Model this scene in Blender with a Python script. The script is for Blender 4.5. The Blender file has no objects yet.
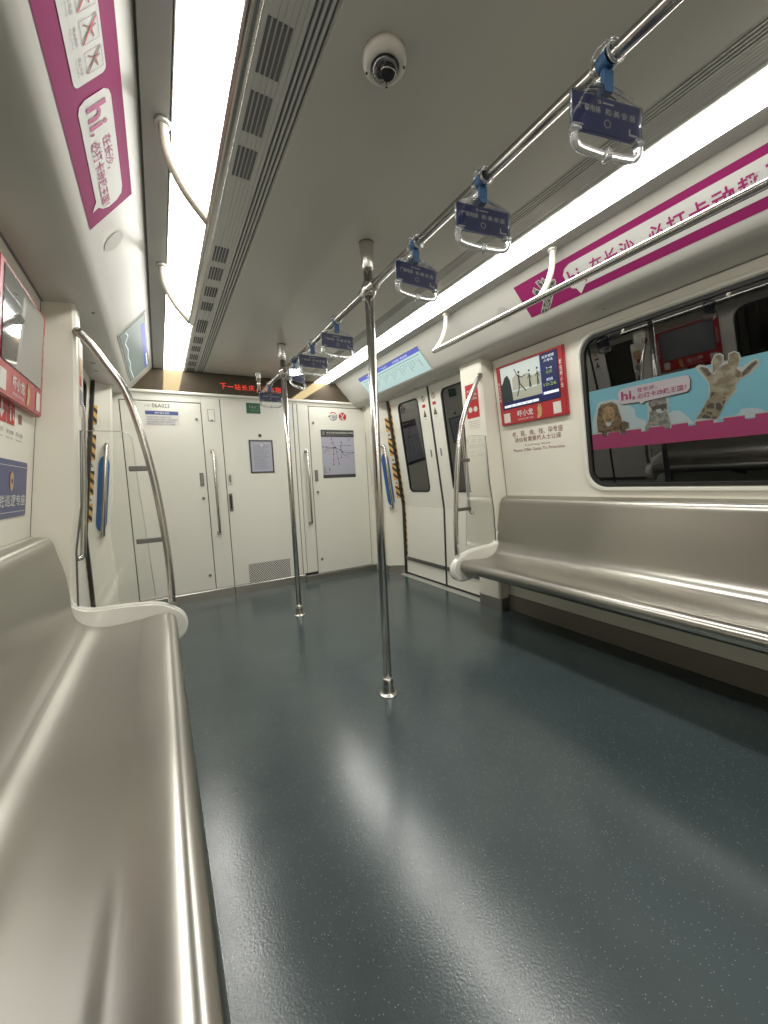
# Metro carriage interior, procedural build (Blender 4.5)
# Axes: X across the car (centre line x=0), Y along the car, Z up; metres.
import bpy, bmesh, math, random
from mathutils import Vector, Matrix
random.seed(4)
SC = bpy.context.scene
COL = SC.collection
PI = math.pi

# ------------------------------------------------------------------ materials
def srgb(r, g, b):
    f = lambda c: (c/255/12.92) if c/255 <= .04045 else ((c/255+.055)/1.055)**2.4
    return (f(r), f(g), f(b), 1)

def newmat(name):
    m = bpy.data.materials.new(name); m.use_nodes = True
    nt = m.node_tree
    return m, nt, nt.nodes['Principled BSDF']

def setp(p, **k):
    for a, v in k.items():
        n = a.replace('_', ' ')
        if n in p.inputs: p.inputs[n].default_value = v

def mat(name, col, rough=.5, metal=0., spec=.5, var=0., scale=8., bump=0., bscale=200., coat=0.):
    m, nt, p = newmat(name)
    setp(p, Base_Color=col, Roughness=rough, Metallic=metal)
    p.inputs['Specular IOR Level'].default_value = spec
    if coat: p.inputs['Coat Weight'].default_value = coat; p.inputs['Coat Roughness'].default_value = .08
    tc = nt.nodes.new('ShaderNodeTexCoord')
    if var:
        n = nt.nodes.new('ShaderNodeTexNoise'); n.inputs['Scale'].default_value = scale; n.inputs['Detail'].default_value = 5
        r = nt.nodes.new('ShaderNodeMapRange'); r.inputs['To Min'].default_value = 1-var; r.inputs['To Max'].default_value = 1+var
        mx = nt.nodes.new('ShaderNodeVectorMath'); mx.operation = 'SCALE'
        mx.inputs[0].default_value = col[:3]
        nt.links.new(tc.outputs['Object'], n.inputs['Vector']); nt.links.new(n.outputs['Fac'], r.inputs['Value'])
        nt.links.new(r.outputs[0], mx.inputs['Scale']); nt.links.new(mx.outputs[0], p.inputs['Base Color'])
    if bump:
        n2 = nt.nodes.new('ShaderNodeTexNoise'); n2.inputs['Scale'].default_value = bscale; n2.inputs['Detail'].default_value = 3
        b = nt.nodes.new('ShaderNodeBump'); b.inputs['Strength'].default_value = bump; b.inputs['Distance'].default_value = .001
        nt.links.new(tc.outputs['Object'], n2.inputs['Vector']); nt.links.new(n2.outputs['Fac'], b.inputs['Height'])
        nt.links.new(b.outputs[0], p.inputs['Normal'])
    return m

def emit(name, col, strength):
    m, nt, p = newmat(name)
    setp(p, Base_Color=(col[0]*.5, col[1]*.5, col[2]*.5, 1), Roughness=.4)
    p.inputs['Emission Color'].default_value = col
    p.inputs['Emission Strength'].default_value = strength
    return m

def brushed(name, col, rough, axis='Y', amt=.12, aniso=0.):
    """brushed metal: fine streaks along one axis vary the roughness, soft smudges vary the colour"""
    m, nt, p = newmat(name)
    setp(p, Base_Color=col, Roughness=rough, Metallic=1.)
    tc = nt.nodes.new('ShaderNodeTexCoord'); mp = nt.nodes.new('ShaderNodeMapping')
    sc = {'X': (.3, 6, 6), 'Y': (6, .3, 6), 'Z': (6, 6, .3)}[axis]
    mp.inputs['Scale'].default_value = sc
    n = nt.nodes.new('ShaderNodeTexNoise'); n.inputs['Scale'].default_value = 1.; n.inputs['Detail'].default_value = 1
    n2 = nt.nodes.new('ShaderNodeTexNoise'); n2.inputs['Scale'].default_value = 2.5; n2.inputs['Detail'].default_value = 1
    r = nt.nodes.new('ShaderNodeMapRange'); r.inputs['To Min'].default_value = rough-amt*.5; r.inputs['To Max'].default_value = rough+amt*.5
    r2 = nt.nodes.new('ShaderNodeMapRange'); r2.inputs['From Min'].default_value = .3; r2.inputs['From Max'].default_value = .7
    r2.inputs['To Min'].default_value = -.012; r2.inputs['To Max'].default_value = .012
    ad = nt.nodes.new('ShaderNodeMath')
    nt.links.new(tc.outputs['Object'], mp.inputs['Vector']); nt.links.new(mp.outputs[0], n.inputs['Vector'])
    nt.links.new(tc.outputs['Object'], n2.inputs['Vector'])
    nt.links.new(n.outputs['Fac'], r.inputs['Value']); nt.links.new(n2.outputs['Fac'], r2.inputs['Value'])
    nt.links.new(r.outputs[0], ad.inputs[0]); nt.links.new(r2.outputs[0], ad.inputs[1]); nt.links.new(ad.outputs[0], p.inputs['Roughness'])
    if aniso:   # cross-grain brushing stretches reflections along the bench
        p.inputs['Anisotropic'].default_value = aniso
        tv = nt.nodes.new('ShaderNodeCombineXYZ'); tv.inputs[1].default_value = 1.
        nt.links.new(tv.outputs[0], p.inputs['Tangent'])
    return m

M = {}
M['wall']   = mat('cream_wall_panel', (.72, .695, .60, 1), .34, spec=.5, var=.03, scale=3)
M['pillar'] = mat('cream_pillar_paint', (.72, .695, .60, 1), .34, var=.02)
M['door']   = mat('white_door_paint', (.72, .705, .63, 1), .3, var=.02)
M['cab']    = mat('cream_cab_panel', (.67, .66, .585, 1), .36, var=.02, scale=2)
M['ceil']   = mat('ceiling_panel', (.55, .54, .49, 1), .28, spec=.5, var=.05, scale=2.5)
M['cove']   = mat('cove_panel', (.51, .505, .46, 1), .30, var=.03, scale=3)
M['band']   = mat('grey_trim_band', (.46, .46, .44, 1), .4, var=.06, scale=6)
M['vent']   = mat('vent_extrusion', (.55, .55, .52, 1), .38, metal=.2)
M['dark']   = mat('dark_void', (.02, .02, .02, 1), .7)
M['slot']   = mat('vent_slot', (.12, .12, .13, 1), .7)
M['seal']   = mat('black_rubber_seal', (.018, .018, .018, 1), .5)
M['steel']  = brushed('stainless_tube', (.54, .525, .49, 1), .24, 'Z', .03)
M['steelY'] = brushed('stainless_rail', (.50, .485, .455, 1), .22, 'Y', .03)
M['post']   = mat('cream_coated_bracket', (.50, .465, .38, 1), .3, metal=.2)
M['seat']   = brushed('brushed_seat_steel', (.53, .51, .465, 1), .31, 'Y', .02, .80)
M['skirt']  = brushed('brushed_skirting', (.40, .385, .35, 1), .38, 'X', .1)
M['cap']    = mat('white_moulded_cap', (.72, .71, .65, 1), .28, coat=.3)
M['sill']   = mat('threshold_metal', (.55, .55, .51, 1), .4, metal=.5)
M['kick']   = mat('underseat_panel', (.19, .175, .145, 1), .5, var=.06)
M['redf']   = mat('red_frame', (.38, .022, .03, 1), .35, coat=.3)
M['pink']   = mat('magenta_print', (.25, .016, .105, 1), .62, spec=.2, var=.03, scale=20)
M['pinkad'] = mat('magenta_window_print', (.20, .020, .075, 1), .5)
M['white']  = mat('white_print', (.56, .56, .535, 1), .5, spec=.3)
M['cardw']  = mat('white_card', (.60, .58, .52, 1), .5)
M['magtxt'] = mat('magenta_lettering', (.33, .018, .13, 1), .5)
M['blkprt'] = mat('dark_print', (.03, .03, .03, 1), .5)
M['greyprt']= mat('grey_print', (.20, .20, .20, 1), .5)
M['brown']  = mat('brown_red_lettering', (.26, .10, .08, 1), .5)
M['redprt'] = mat('red_print', (.42, .015, .02, 1), .45)
M['blue']   = mat('navy_blue_print', (.035, .045, .16, 1), .4, coat=.2)
M['bluebar']= mat('blue_print_bar', (.045, .07, .24, 1), .45)
M['blueins']= mat('blue_recess', (.03, .11, .30, 1), .35)
M['green']  = mat('green_sign', (.015, .10, .045, 1), .4)
M['yellow'] = mat('hazard_yellow', (.66, .38, .09, 1), .5)
M['hazblk'] = mat('hazard_black', (.035, .03, .02, 1), .5)
M['paper']  = mat('lilac_paper', (.36, .36, .42, 1), .5, var=.05, scale=40)
M['mapdk']  = mat('map_banner_dark', (.045, .045, .045, 1), .5)
M['gold']   = mat('gold_emblem', (.45, .30, .14, 1), .4)
M['black']  = mat('black_plastic', (.02, .02, .02, 1), .25)
M['lens']   = mat('lens_glass', (.012, .012, .014, 1), .05, coat=1.)
M['camw']   = mat('camera_housing', (.62, .60, .54, 1), .35)
M['belt']   = mat('blue_belt', (.018, .075, .17, 1), .5, bump=.3, bscale=900)
M['lock']   = mat('dark_metal_lock', (.17, .17, .155, 1), .35, metal=.6)
M['skyad']  = mat('window_ad_sky', (.10, .25, .30, 1), .5, var=.08, scale=6)
M['cloud']  = mat('window_ad_cloud', (.24, .29, .30, 1), .5, var=.1, scale=14)
M['halo']   = mat('window_ad_outline', (.24, .26, .245, 1), .5)
M['bubad']  = mat('window_ad_bubble', (.29, .265, .28, 1), .5)
def fur(name, c1, c2, scale, sharp=.1, vor=False):
    m, nt, p = newmat(name); setp(p, Roughness=.6)
    tc = nt.nodes.new('ShaderNodeTexCoord')
    if vor:
        n = nt.nodes.new('ShaderNodeTexVoronoi'); n.feature = 'DISTANCE_TO_EDGE'; out = n.outputs['Distance']
    else:
        n = nt.nodes.new('ShaderNodeTexNoise'); n.inputs['Detail'].default_value = 4; out = n.outputs['Fac']
    n.inputs['Scale'].default_value = scale
    r = nt.nodes.new('ShaderNodeValToRGB'); e = r.color_ramp.elements
    if vor: e[0].position = .06; e[1].position = .06+sharp
    else: e[0].position = .5-sharp; e[1].position = .5+sharp
    e[0].color = c1; e[1].color = c2
    nt.links.new(tc.outputs['Object'], n.inputs['Vector']); nt.links.new(out, r.inputs['Fac']); nt.links.new(r.outputs[0], p.inputs['Base Color'])
    return m
M['mane']   = fur('lion_mane', (.035, .022, .012, 1), (.11, .07, .03, 1), 45)
M['lface']  = fur('lion_face', (.12, .075, .03, 1), (.20, .13, .055, 1), 60)
M['rfur']   = fur('raccoon_fur', (.07, .07, .065, 1), (.15, .145, .125, 1), 60)
M['gfur']   = fur('giraffe_head', (.10, .08, .045, 1), (.19, .165, .12, 1), 30)
M['gneck']  = fur('giraffe_patches', (.12, .10, .065, 1), (.03, .025, .018, 1), 26, .05, True)
M['gdark']  = fur('giraffe_dark', (.03, .025, .018, 1), (.08, .06, .035, 1), 50)
M['handprt']= fur('giraffe_print_hand', (.25, .27, .22, 1), (.045, .05, .045, 1), 42, .08, True)

# perforated white grille (dots are holes)
def perforated(name, base, hole, scale, rad):
    m, nt, p = newmat(name); setp(p, Roughness=.4)
    tc = nt.nodes.new('ShaderNodeTexCoord'); v = nt.nodes.new('ShaderNodeTexVoronoi')
    v.inputs['Scale'].default_value = scale; v.inputs['Randomness'].default_value = 0.
    r = nt.nodes.new('ShaderNodeValToRGB'); e = r.color_ramp.elements
    e[0].position = rad; e[0].color = hole; e[1].position = rad+.06; e[1].color = base
    mp = nt.nodes.new('ShaderNodeMapping'); mp.inputs['Rotation'].default_value = (0, PI/4, 0); mp.inputs['Scale'].default_value = (1, 0, 1)
    nt.links.new(tc.outputs['Object'], mp.inputs['Vector']); nt.links.new(mp.outputs[0], v.inputs['Vector'])
    nt.links.new(v.outputs['Distance'], r.inputs['Fac']); nt.links.new(r.outputs[0], p.inputs['Base Color'])
    return m
M['perf'] = perforated('perforated_grille', (.62, .61, .55, 1), (.03, .03, .03, 1), 58., .36)
M['spk']  = mat('speaker_perforation', (.40, .395, .36, 1), .5, var=.1, scale=200)

# floor: blue grey rubber with pale and dark specks, satin
def floor_mat():
    m, nt, p = newmat('blue_grey_speckled_rubber')
    tc = nt.nodes.new('ShaderNodeTexCoord')
    def vor(scale, thr, rnd=1.):
        v = nt.nodes.new('ShaderNodeTexVoronoi'); v.inputs['Scale'].default_value = scale
        r = nt.nodes.new('ShaderNodeValToRGB'); e = r.color_ramp.elements
        e[0].position = thr; e[0].color = (1, 1, 1, 1); e[1].position = thr+.04; e[1].color = (0, 0, 0, 1)
        nt.links.new(tc.outputs['Object'], v.inputs['Vector']); nt.links.new(v.outputs['Distance'], r.inputs['Fac'])
        g = nt.nodes.new('ShaderNodeSeparateColor'); nt.links.new(v.outputs['Color'], g.inputs[0])
        t = nt.nodes.new('ShaderNodeMath'); t.operation = 'GREATER_THAN'; t.inputs[1].default_value = .62
        nt.links.new(g.outputs[0], t.inputs[0])
        mu = nt.nodes.new('ShaderNodeMath'); mu.operation = 'MULTIPLY'
        nt.links.new(r.outputs[0], mu.inputs[0]); nt.links.new(t.outputs[0], mu.inputs[1])
        return mu.outputs[0]
    n = nt.nodes.new('ShaderNodeTexNoise'); n.inputs['Scale'].default_value = 2.2; n.inputs['Detail'].default_value = 6
    nt.links.new(tc.outputs['Object'], n.inputs['Vector'])
    base = nt.nodes.new('ShaderNodeValToRGB'); e = base.color_ramp.elements
    e[0].position = .3; e[0].color = (.036, .052, .055, 1); e[1].position = .7; e[1].color = (.047, .065, .068, 1)
    nt.links.new(n.outputs['Fac'], base.inputs['Fac'])
    m1 = nt.nodes.new('ShaderNodeMix'); m1.data_type = 'RGBA'
    m1.inputs[7].default_value = (.25, .27, .265, 1)
    nt.links.new(base.outputs[0], m1.inputs[6]); nt.links.new(vor(150, .13), m1.inputs[0])
    m2 = nt.nodes.new('ShaderNodeMix'); m2.data_type = 'RGBA'; m2.inputs[7].default_value = (.045, .06, .07, 1)
    nt.links.new(m1.outputs[2], m2.inputs[6]); nt.links.new(vor(110, .13), m2.inputs[0])
    nt.links.new(m2.outputs[2], p.inputs['Base Color'])
    nr = nt.nodes.new('ShaderNodeTexNoise'); nr.inputs['Scale'].default_value = 5; nr.inputs['Detail'].default_value = 6
    nt.links.new(tc.outputs['Object'], nr.inputs['Vector'])
    rr = nt.nodes.new('ShaderNodeMapRange'); rr.inputs['From Min'].default_value = .3; rr.inputs['From Max'].default_value = .7
    rr.inputs['To Min'].default_value = .18; rr.inputs['To Max'].default_value = .235
    nt.links.new(nr.outputs['Fac'], rr.inputs['Value']); nt.links.new(rr.outputs[0], p.inputs['Roughness'])
    nb = nt.nodes.new('ShaderNodeTexNoise'); nb.inputs['Scale'].default_value = 170; nb.inputs['Detail'].default_value = 2
    b = nt.nodes.new('ShaderNodeBump'); b.inputs['Strength'].default_value = .35; b.inputs['Distance'].default_value = .0008
    nt.links.new(tc.outputs['Object'], nb.inputs['Vector']); nt.links.new(nb.outputs['Fac'], b.inputs['Height'])
    nt.links.new(b.outputs[0], p.inputs['Normal'])
    p.inputs['Specular IOR Level'].default_value = .7
    return m
M['floor'] = floor_mat()

def glassy(name, trans, base_refl, rough=.01, ior=1.5, gain=1.):
    """thin sheet: see-through tint + mirror reflection by Fresnel"""
    m = bpy.data.materials.new(name); m.use_nodes = True; nt = m.node_tree; nt.nodes.clear()
    o = nt.nodes.new('ShaderNodeOutputMaterial'); mx = nt.nodes.new('ShaderNodeMixShader')
    t = nt.nodes.new('ShaderNodeBsdfTransparent'); t.inputs[0].default_value = trans
    g = nt.nodes.new('ShaderNodeBsdfGlossy'); g.inputs['Roughness'].default_value = rough; g.inputs['Color'].default_value = (1, 1, 1, 1)
    f = nt.nodes.new('ShaderNodeFresnel'); f.inputs['IOR'].default_value = ior
    a = nt.nodes.new('ShaderNodeMath'); a.operation = 'MULTIPLY_ADD'; a.inputs[1].default_value = gain; a.inputs[2].default_value = base_refl; a.use_clamp = True
    nt.links.new(f.outputs[0], a.inputs[0]); nt.links.new(a.outputs[0], mx.inputs[0])
    nt.links.new(t.outputs[0], mx.inputs[1]); nt.links.new(g.outputs[0], mx.inputs[2]); nt.links.new(mx.outputs[0], o.inputs[0])
    return m
M['pane']   = glassy('tinted_window_glass', (.30, .31, .31, 1), .07)
M['dpane']  = glassy('tinted_door_glass', (.42, .43, .42, 1), .08)
M['clear']  = glassy('clear_screen_sheet', (.97, .975, .97, 1), .0, gain=.35)
M['acryl']  = glassy('clear_acrylic_holder', (.90, .91, .91, 1), .04, rough=.05, gain=1.)
m, nt, p = newmat('clear_plastic_grip')
setp(p, Base_Color=(.80, .81, .81, 1), Roughness=.18, IOR=1.45); p.inputs['Transmission Weight'].default_value = .85
M['grip'] = m
m, nt, p = newmat('glossy_smoked_header')
setp(p, Base_Color=(.075, .062, .048, 1), Roughness=.02, IOR=1.5, Specular_Tint=(1., .80, .42, 1))
M['header'] = m
m, nt, p = newmat('switched_off_screen_glass')
setp(p, Base_Color=(.16, .17, .17, 1), Roughness=.06); p.inputs['Coat Weight'].default_value = 1.; p.inputs['Coat Roughness'].default_value = .02
M['offscreen'] = m
LAMP = 17.8
M['lamp']   = emit('lamp_diffuser', (1., .982, .925, 1), LAMP)
M['led']    = emit('red_led', (1., .06, .04, 1), .95)
M['scr_cy'] = emit('lit_route_screen', (.55, .74, .73, 1), .50)
M['scr_bl'] = emit('lit_screen_blue', (.10, .13, .55, 1), .55)
M['scr_wh'] = emit('lit_screen_white', (.8, .85, .9, 1), .8)
M['scr_gr'] = emit('lit_screen_text', (.06, .20, .14, 1), .35)
M['scr_vid']= emit('lit_video_pale', (.55, .60, .56, 1), .55)
M['scr_bg2']= emit('lit_video_beige', (.42, .42, .33, 1), .45)
M['scr_dk'] = emit('lit_video_dark', (.03, .045, .04, 1), .25)
M['scr_nv'] = emit('lit_screen_navy', (.012, .02, .09, 1), .5)
M['scr_ye'] = emit('lit_screen_lime', (.35, .5, .06, 1), .5)
M['scr_dim']= emit('dim_route_screen', (.28, .36, .34, 1), .30)

# ------------------------------------------------------------------ mesh helpers
def B(): return bmesh.new()

def box(bm, x0, x1, y0, y1, z0, z1, bev=0.):
    vs = [bm.verts.new((x, y, z)) for x in (x0, x1) for y in (y0, y1) for z in (z0, z1)]
    fs = []
    for q in ((0, 1, 3, 2), (4, 6, 7, 5), (0, 4, 5, 1), (2, 3, 7, 6), (0, 2, 6, 4), (1, 5, 7, 3)):
        fs.append(bm.faces.new([vs[i] for i in q]))
    bmesh.ops.recalc_face_normals(bm, faces=fs)
    if bev:
        es = list({e for f in fs for e in f.edges})
        bmesh.ops.bevel(bm, geom=es, offset=bev, segments=2, affect='EDGES', profile=.5)
    return fs

def prism(bm, pts, a0, a1, plane='XZ'):
    """closed outline extruded along the remaining axis from a0 to a1"""
    def P(p, a):
        return {'XZ': (p[0], a, p[1]), 'XY': (p[0], p[1], a), 'YZ': (a, p[0], p[1])}[plane]
    A = [bm.verts.new(P(p, a0)) for p in pts]; C = [bm.verts.new(P(p, a1)) for p in pts]
    fs = [bm.faces.new(A), bm.faces.new(C[::-1])]
    n = len(pts)
    for i in range(n): fs.append(bm.faces.new([A[i], C[i], C[(i+1) % n], A[(i+1) % n]]))
    bmesh.ops.recalc_face_normals(bm, faces=fs)
    return fs

def sheet(bm, pts, a0, a1, plane='XZ', steps=1):
    """open profile swept along the remaining axis"""
    def P(p, a):
        return {'XZ': (p[0], a, p[1]), 'XY': (p[0], p[1], a), 'YZ': (a, p[0], p[1])}[plane]
    rows = [[bm.verts.new(P(p, a0+(a1-a0)*k/steps)) for p in pts] for k in range(steps+1)]
    for k in range(steps):
        for i in range(len(pts)-1):
            bm.faces.new([rows[k][i], rows[k][i+1], rows[k+1][i+1], rows[k+1][i]])

def catmull(pts, n=8, closed=False):
    P = [Vector(p) for p in pts]; out = []
    N = len(P); rng = range(N if closed else N-1)
    for i in rng:
        p1, p2 = P[i], P[(i+1) % N]
        p0 = P[(i-1) % N] if (closed or i > 0) else p1*2-p2
        p3 = P[(i+2) % N] if (closed or i+2 < N) else p2*2-p1
        for k in range(n):
            t = k/n
            out.append(.5*((2*p1)+(p2-p0)*t+(2*p0-5*p1+4*p2-p3)*t*t+(3*p1-p0-3*p2+p3)*t**3))
    if not closed: out.append(P[-1])
    return out

def tube(bm, path, r, seg=16, cap=True):
    path = [Vector(p) for p in path]; n = len(path)
    T = [(path[min(i+1, n-1)]-path[max(i-1, 0)]).normalized() for i in range(n)]
    up = Vector((0, 0, 1)) if abs(T[0].z) < .9 else Vector((1, 0, 0))
    N = (up-T[0]*up.dot(T[0])).normalized(); rings = []
    for i in range(n):
        N = (N-T[i]*N.dot(T[i])).normalized(); Bn = T[i].cross(N)
        rr = r[i] if isinstance(r, (list, tuple)) else r
        rings.append([bm.verts.new(path[i]+(N*math.cos(2*PI*k/seg)+Bn*math.sin(2*PI*k/seg))*rr) for k in range(seg)])
    fs = []
    for i in range(n-1):
        for k in range(seg):
            f = bm.faces.new([rings[i][k], rings[i][(k+1) % seg], rings[i+1][(k+1) % seg], rings[i+1][k]]); f.smooth = True; fs.append(f)
    if cap:
        fs.append(bm.faces.new(rings[0][::-1])); fs.append(bm.faces.new(rings[-1]))
    return fs

def lathe(bm, prof, cx=0, cy=0, seg=28, axis='Z', z0=0):
    """prof: (radius, height) pairs"""
    rings = []
    for (r, h) in prof:
        ring = []
        for k in range(seg):
            a = 2*PI*k/seg
            ring.append(bm.verts.new((cx+r*math.cos(a), cy+r*math.sin(a), z0+h)))
        rings.append(ring)
    for i in range(len(rings)-1):
        for k in range(seg):
            f = bm.faces.new([rings[i][k], rings[i][(k+1) % seg], rings[i+1][(k+1) % seg], rings[i+1][k]]); f.smooth = True
    for ring in (rings[0], rings[-1]):
        try: bm.faces.new(ring)
        except ValueError: pass
    bmesh.ops.recalc_face_normals(bm, faces=bm.faces)

def rrect(x0, x1, y0, y1, r, n=6):
    out = []
    for (cx, cy, a0) in ((x1-r, y0+r, -PI/2), (x1-r, y1-r, 0), (x0+r, y1-r, PI/2), (x0+r, y0+r, PI)):
        for k in range(n+1):
            a = a0+PI/2*k/n; out.append((cx+r*math.cos(a), cy+r*math.sin(a)))
    return out

def holed(bm, outer, holes, depth=0.):
    """flat face in XY with holes, optional thickness towards -Z"""
    allv, es = [], []
    for loop in [outer]+holes:
        vs = [bm.verts.new((p[0], p[1], 0)) for p in loop]; allv += vs
        es += [bm.edges.new((vs[i], vs[(i+1) % len(vs)])) for i in range(len(vs))]
    g = bmesh.ops.triangle_fill(bm, edges=es, use_beauty=True, use_dissolve=False)
    fs = [f for f in g['geom'] if isinstance(f, bmesh.types.BMFace)]
    for f in fs:
        if f.normal.z < 0: f.normal_flip()
    if depth:
        ex = bmesh.ops.extrude_face_region(bm, geom=fs)
        nv = [v for v in ex['geom'] if isinstance(v, bmesh.types.BMVert)]
        # the extruded copy becomes the front; push the old one back
        for v in allv: v.co.z -= depth
        bmesh.ops.recalc_face_normals(bm, faces=bm.faces)

def xform(bm, Mx):
    bmesh.ops.transform(bm, matrix=Mx, verts=bm.verts)

def obj(name, bm, m, parent=None, smooth=False, kind=None, label=None):
    me = bpy.data.meshes.new(name); bm.normal_update()
    if smooth:
        for f in bm.faces: f.smooth = True
    bm.to_mesh(me); bm.free()
    me.materials.append(M[m] if isinstance(m, str) else m)
    o = bpy.data.objects.new(name, me); COL.objects.link(o)
    if parent is not None: o.parent = parent
    if kind: o['kind'] = kind
    if label: o['label'] = label
    return o

def autosmooth(o, ang=35):
    me = o.data
    for p_ in me.polygons: p_.use_smooth = True
    bm = bmesh.new(); bm.from_mesh(me)
    for e in bm.edges:
        if len(e.link_faces) == 2:
            e.smooth = e.calc_face_angle(0) < math.radians(ang)
    bm.to_mesh(me); bm.free()
    return o

def struct(name, bm, m, parent=None, **k):
    return obj(name, bm, m, parent, kind='structure' if parent is None else None, **k)

def tag(o, label, cat, group=None):
    o['label'] = label; o['category'] = cat
    if group: o['group'] = group
    return o

def thing(name, label, cat, mx=None, group=None, kind=None):
    o = bpy.data.objects.new(name, None); COL.objects.link(o); o.empty_display_size = .05
    if mx is not None: o.matrix_world = mx
    if kind: o['kind'] = kind
    else: tag(o, label, cat, group)
    return o

# ------------------------------------------------------------------ reference frames
def frame(o, u, v):
    u = Vector(u).normalized(); v = Vector(v).normalized(); n = u.cross(v)
    return Matrix(((u.x, v.x, n.x, o[0]), (u.y, v.y, n.y, o[1]), (u.z, v.z, n.z, o[2]), (0, 0, 0, 1)))
SL = .13
def xw(z, s=1): return s*(1.243+(1.855-max(z, .75))*SL)
def W(s): return frame((s*1.243, 0, 1.855), (0, -s, 0), (-SL*s, 0, 1))          # side wall plane
def K(s): return frame((s*.848, 0, 2.106), (0, -s, 0), (-.192*s, 0, .211))       # sloped cove plane
def P_(s): return frame((s*1.13, 0, 1.86), (0, -s, 0), (-.08*s, 0, 1))           # pillar inner face
CAB = frame((0, 3.91, 0), (1, 0, 0), (0, 0, 1))                                  # driver's cab wall
SV = math.sqrt(1+SL*SL)
def vz(z): return (z-1.855)*SV                                                   # height -> v on the side wall

def at(mx, u, v, n=0.): return mx @ Matrix.Translation((u, v, n))

# printing on a canvas (local x=u, y=v, z towards the viewer)
def flat(parent, name, pts, m, h=.001, label=None):
    bm = B(); vs = [bm.verts.new((p[0], p[1], h)) for p in pts]
    f = bm.faces.new(vs); bmesh.ops.triangulate(bm, faces=[f])
    for f in bm.faces:
        f.normal_update()
        if f.normal.z < 0: f.normal_flip()
    return obj(name, bm, m, parent, label=label)
def rect(parent, name, u0, u1, v0, v1, m, h=.001, r=0., label=None):
    if r: return flat(parent, name, rrect(u0, u1, v0, v1, r), m, h, label)
    return flat(parent, name, [(u0, v0), (u1, v0), (u1, v1), (u0, v1)], m, h, label)
def rects(parent, name, lst, m, h=.001):
    bm = B()
    for (u0, u1, v0, v1) in lst:
        bm.faces.new([bm.verts.new((a, b, h)) for a, b in ((u0, v0), (u1, v0), (u1, v1), (u0, v1))])
    return obj(name, bm, m, parent)
def slab(parent, name, u0, u1, v0, v1, d, m, h0=0., r=0., bev=0., label=None):
    bm = B(); prism(bm, rrect(u0, u1, v0, v1, r) if r else [(u0, v0), (u1, v0), (u1, v1), (u0, v1)], h0, h0+d, 'XY')
    if bev:
        es = [e for e in bm.edges if all(abs(v.co.z-(h0+d)) < 1e-6 for v in e.verts)]
        bmesh.ops.bevel(bm, geom=es, offset=bev, segments=2, affect='EDGES')
    return obj(name, bm, m, parent, label=label)
def strokes(parent, name, lines, w, m, h=.0012):
    bm = B()
    for ln in lines:
        for a, b in zip(ln[:-1], ln[1:]):
            a = Vector((a[0], a[1])); b = Vector((b[0], b[1])); d = (b-a)
            if d.length < 1e-6: continue
            n = Vector((-d.y, d.x)).normalized()*w/2; e = d.normalized()*w*.3
            bm.faces.new([bm.verts.new((q.x, q.y, h)) for q in (a-e-n, b+e-n, b+e+n, a-e+n)])
    return obj(name, bm, m, parent)
def ring(parent, name, cu, cv, ro, ri, m, h=.001, a0=0, a1=2*PI, n=28):
    bm = B(); A = []
    for k in range(n+1):
        a = a0+(a1-a0)*k/n
        A.append((bm.verts.new((cu+ro*math.cos(a), cv+ro*math.sin(a), h)), bm.verts.new((cu+ri*math.cos(a), cv+ri*math.sin(a), h))))
    for k in range(n): bm.faces.new([A[k][0], A[k+1][0], A[k+1][1], A[k][1]])
    return obj(name, bm, m, parent)
def disc(cu, cv, r, n=20): return [(cu+r*math.cos(2*PI*k/n), cv+r*math.sin(2*PI*k/n)) for k in range(n)]

_txt = {}
def text_mesh(s, bold):
    key = (s, bold)
    if key in _txt: return _txt[key]
    cu = bpy.data.curves.new('t', 'FONT'); cu.body = s; cu.size = 1.; cu.resolution_u = 2; cu.offset = bold
    o = bpy.data.objects.new('t', cu); COL.objects.link(o)
    bpy.context.view_layer.update()
    me = bpy.data.meshes.new_from_object(o.evaluated_get(bpy.context.evaluated_depsgraph_get()))
    bpy.data.objects.remove(o); bpy.data.curves.remove(cu)
    xs = [v.co.x for v in me.vertices] or [0, 1]; ys = [v.co.y for v in me.vertices] or [0, 1]
    _txt[key] = (me, min(xs), max(xs), min(ys), max(ys))
    return _txt[key]
def text(parent, s, u0, u1, v0, v1, m, h=.002, bold=.0, name='lettering', skew=0., fit=True):
    """lettering stretched into the box u0..u1, v0..v1"""
    src, a, b, c, d = text_mesh(s, bold)
    me = src.copy(); sx = (u1-u0)/max(b-a, 1e-6); sy = (v1-v0)/max(d-c, 1e-6)
    if not fit: sx = sy = min(sx, sy)
    for v in me.vertices:
        x = (v.co.x-a)*sx+u0; y = (v.co.y-c)*sy+v0
        v.co = (x, y+skew*(x-u0), h)
    me.materials.clear(); me.materials.append(M[m])
    o = bpy.data.objects.new(name, me); COL.objects.link(o); o.parent = parent
    return o
def vtext(parent, s, u0, u1, v0, v1, m, h=.002, bold=.0):
    n = len(s); st = (v1-v0)/n
    for i, ch in enumerate(s): text(parent, ch, u0, u1, v1-(i+1)*st+st*.08, v1-i*st-st*.08, m, h, bold)

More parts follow.
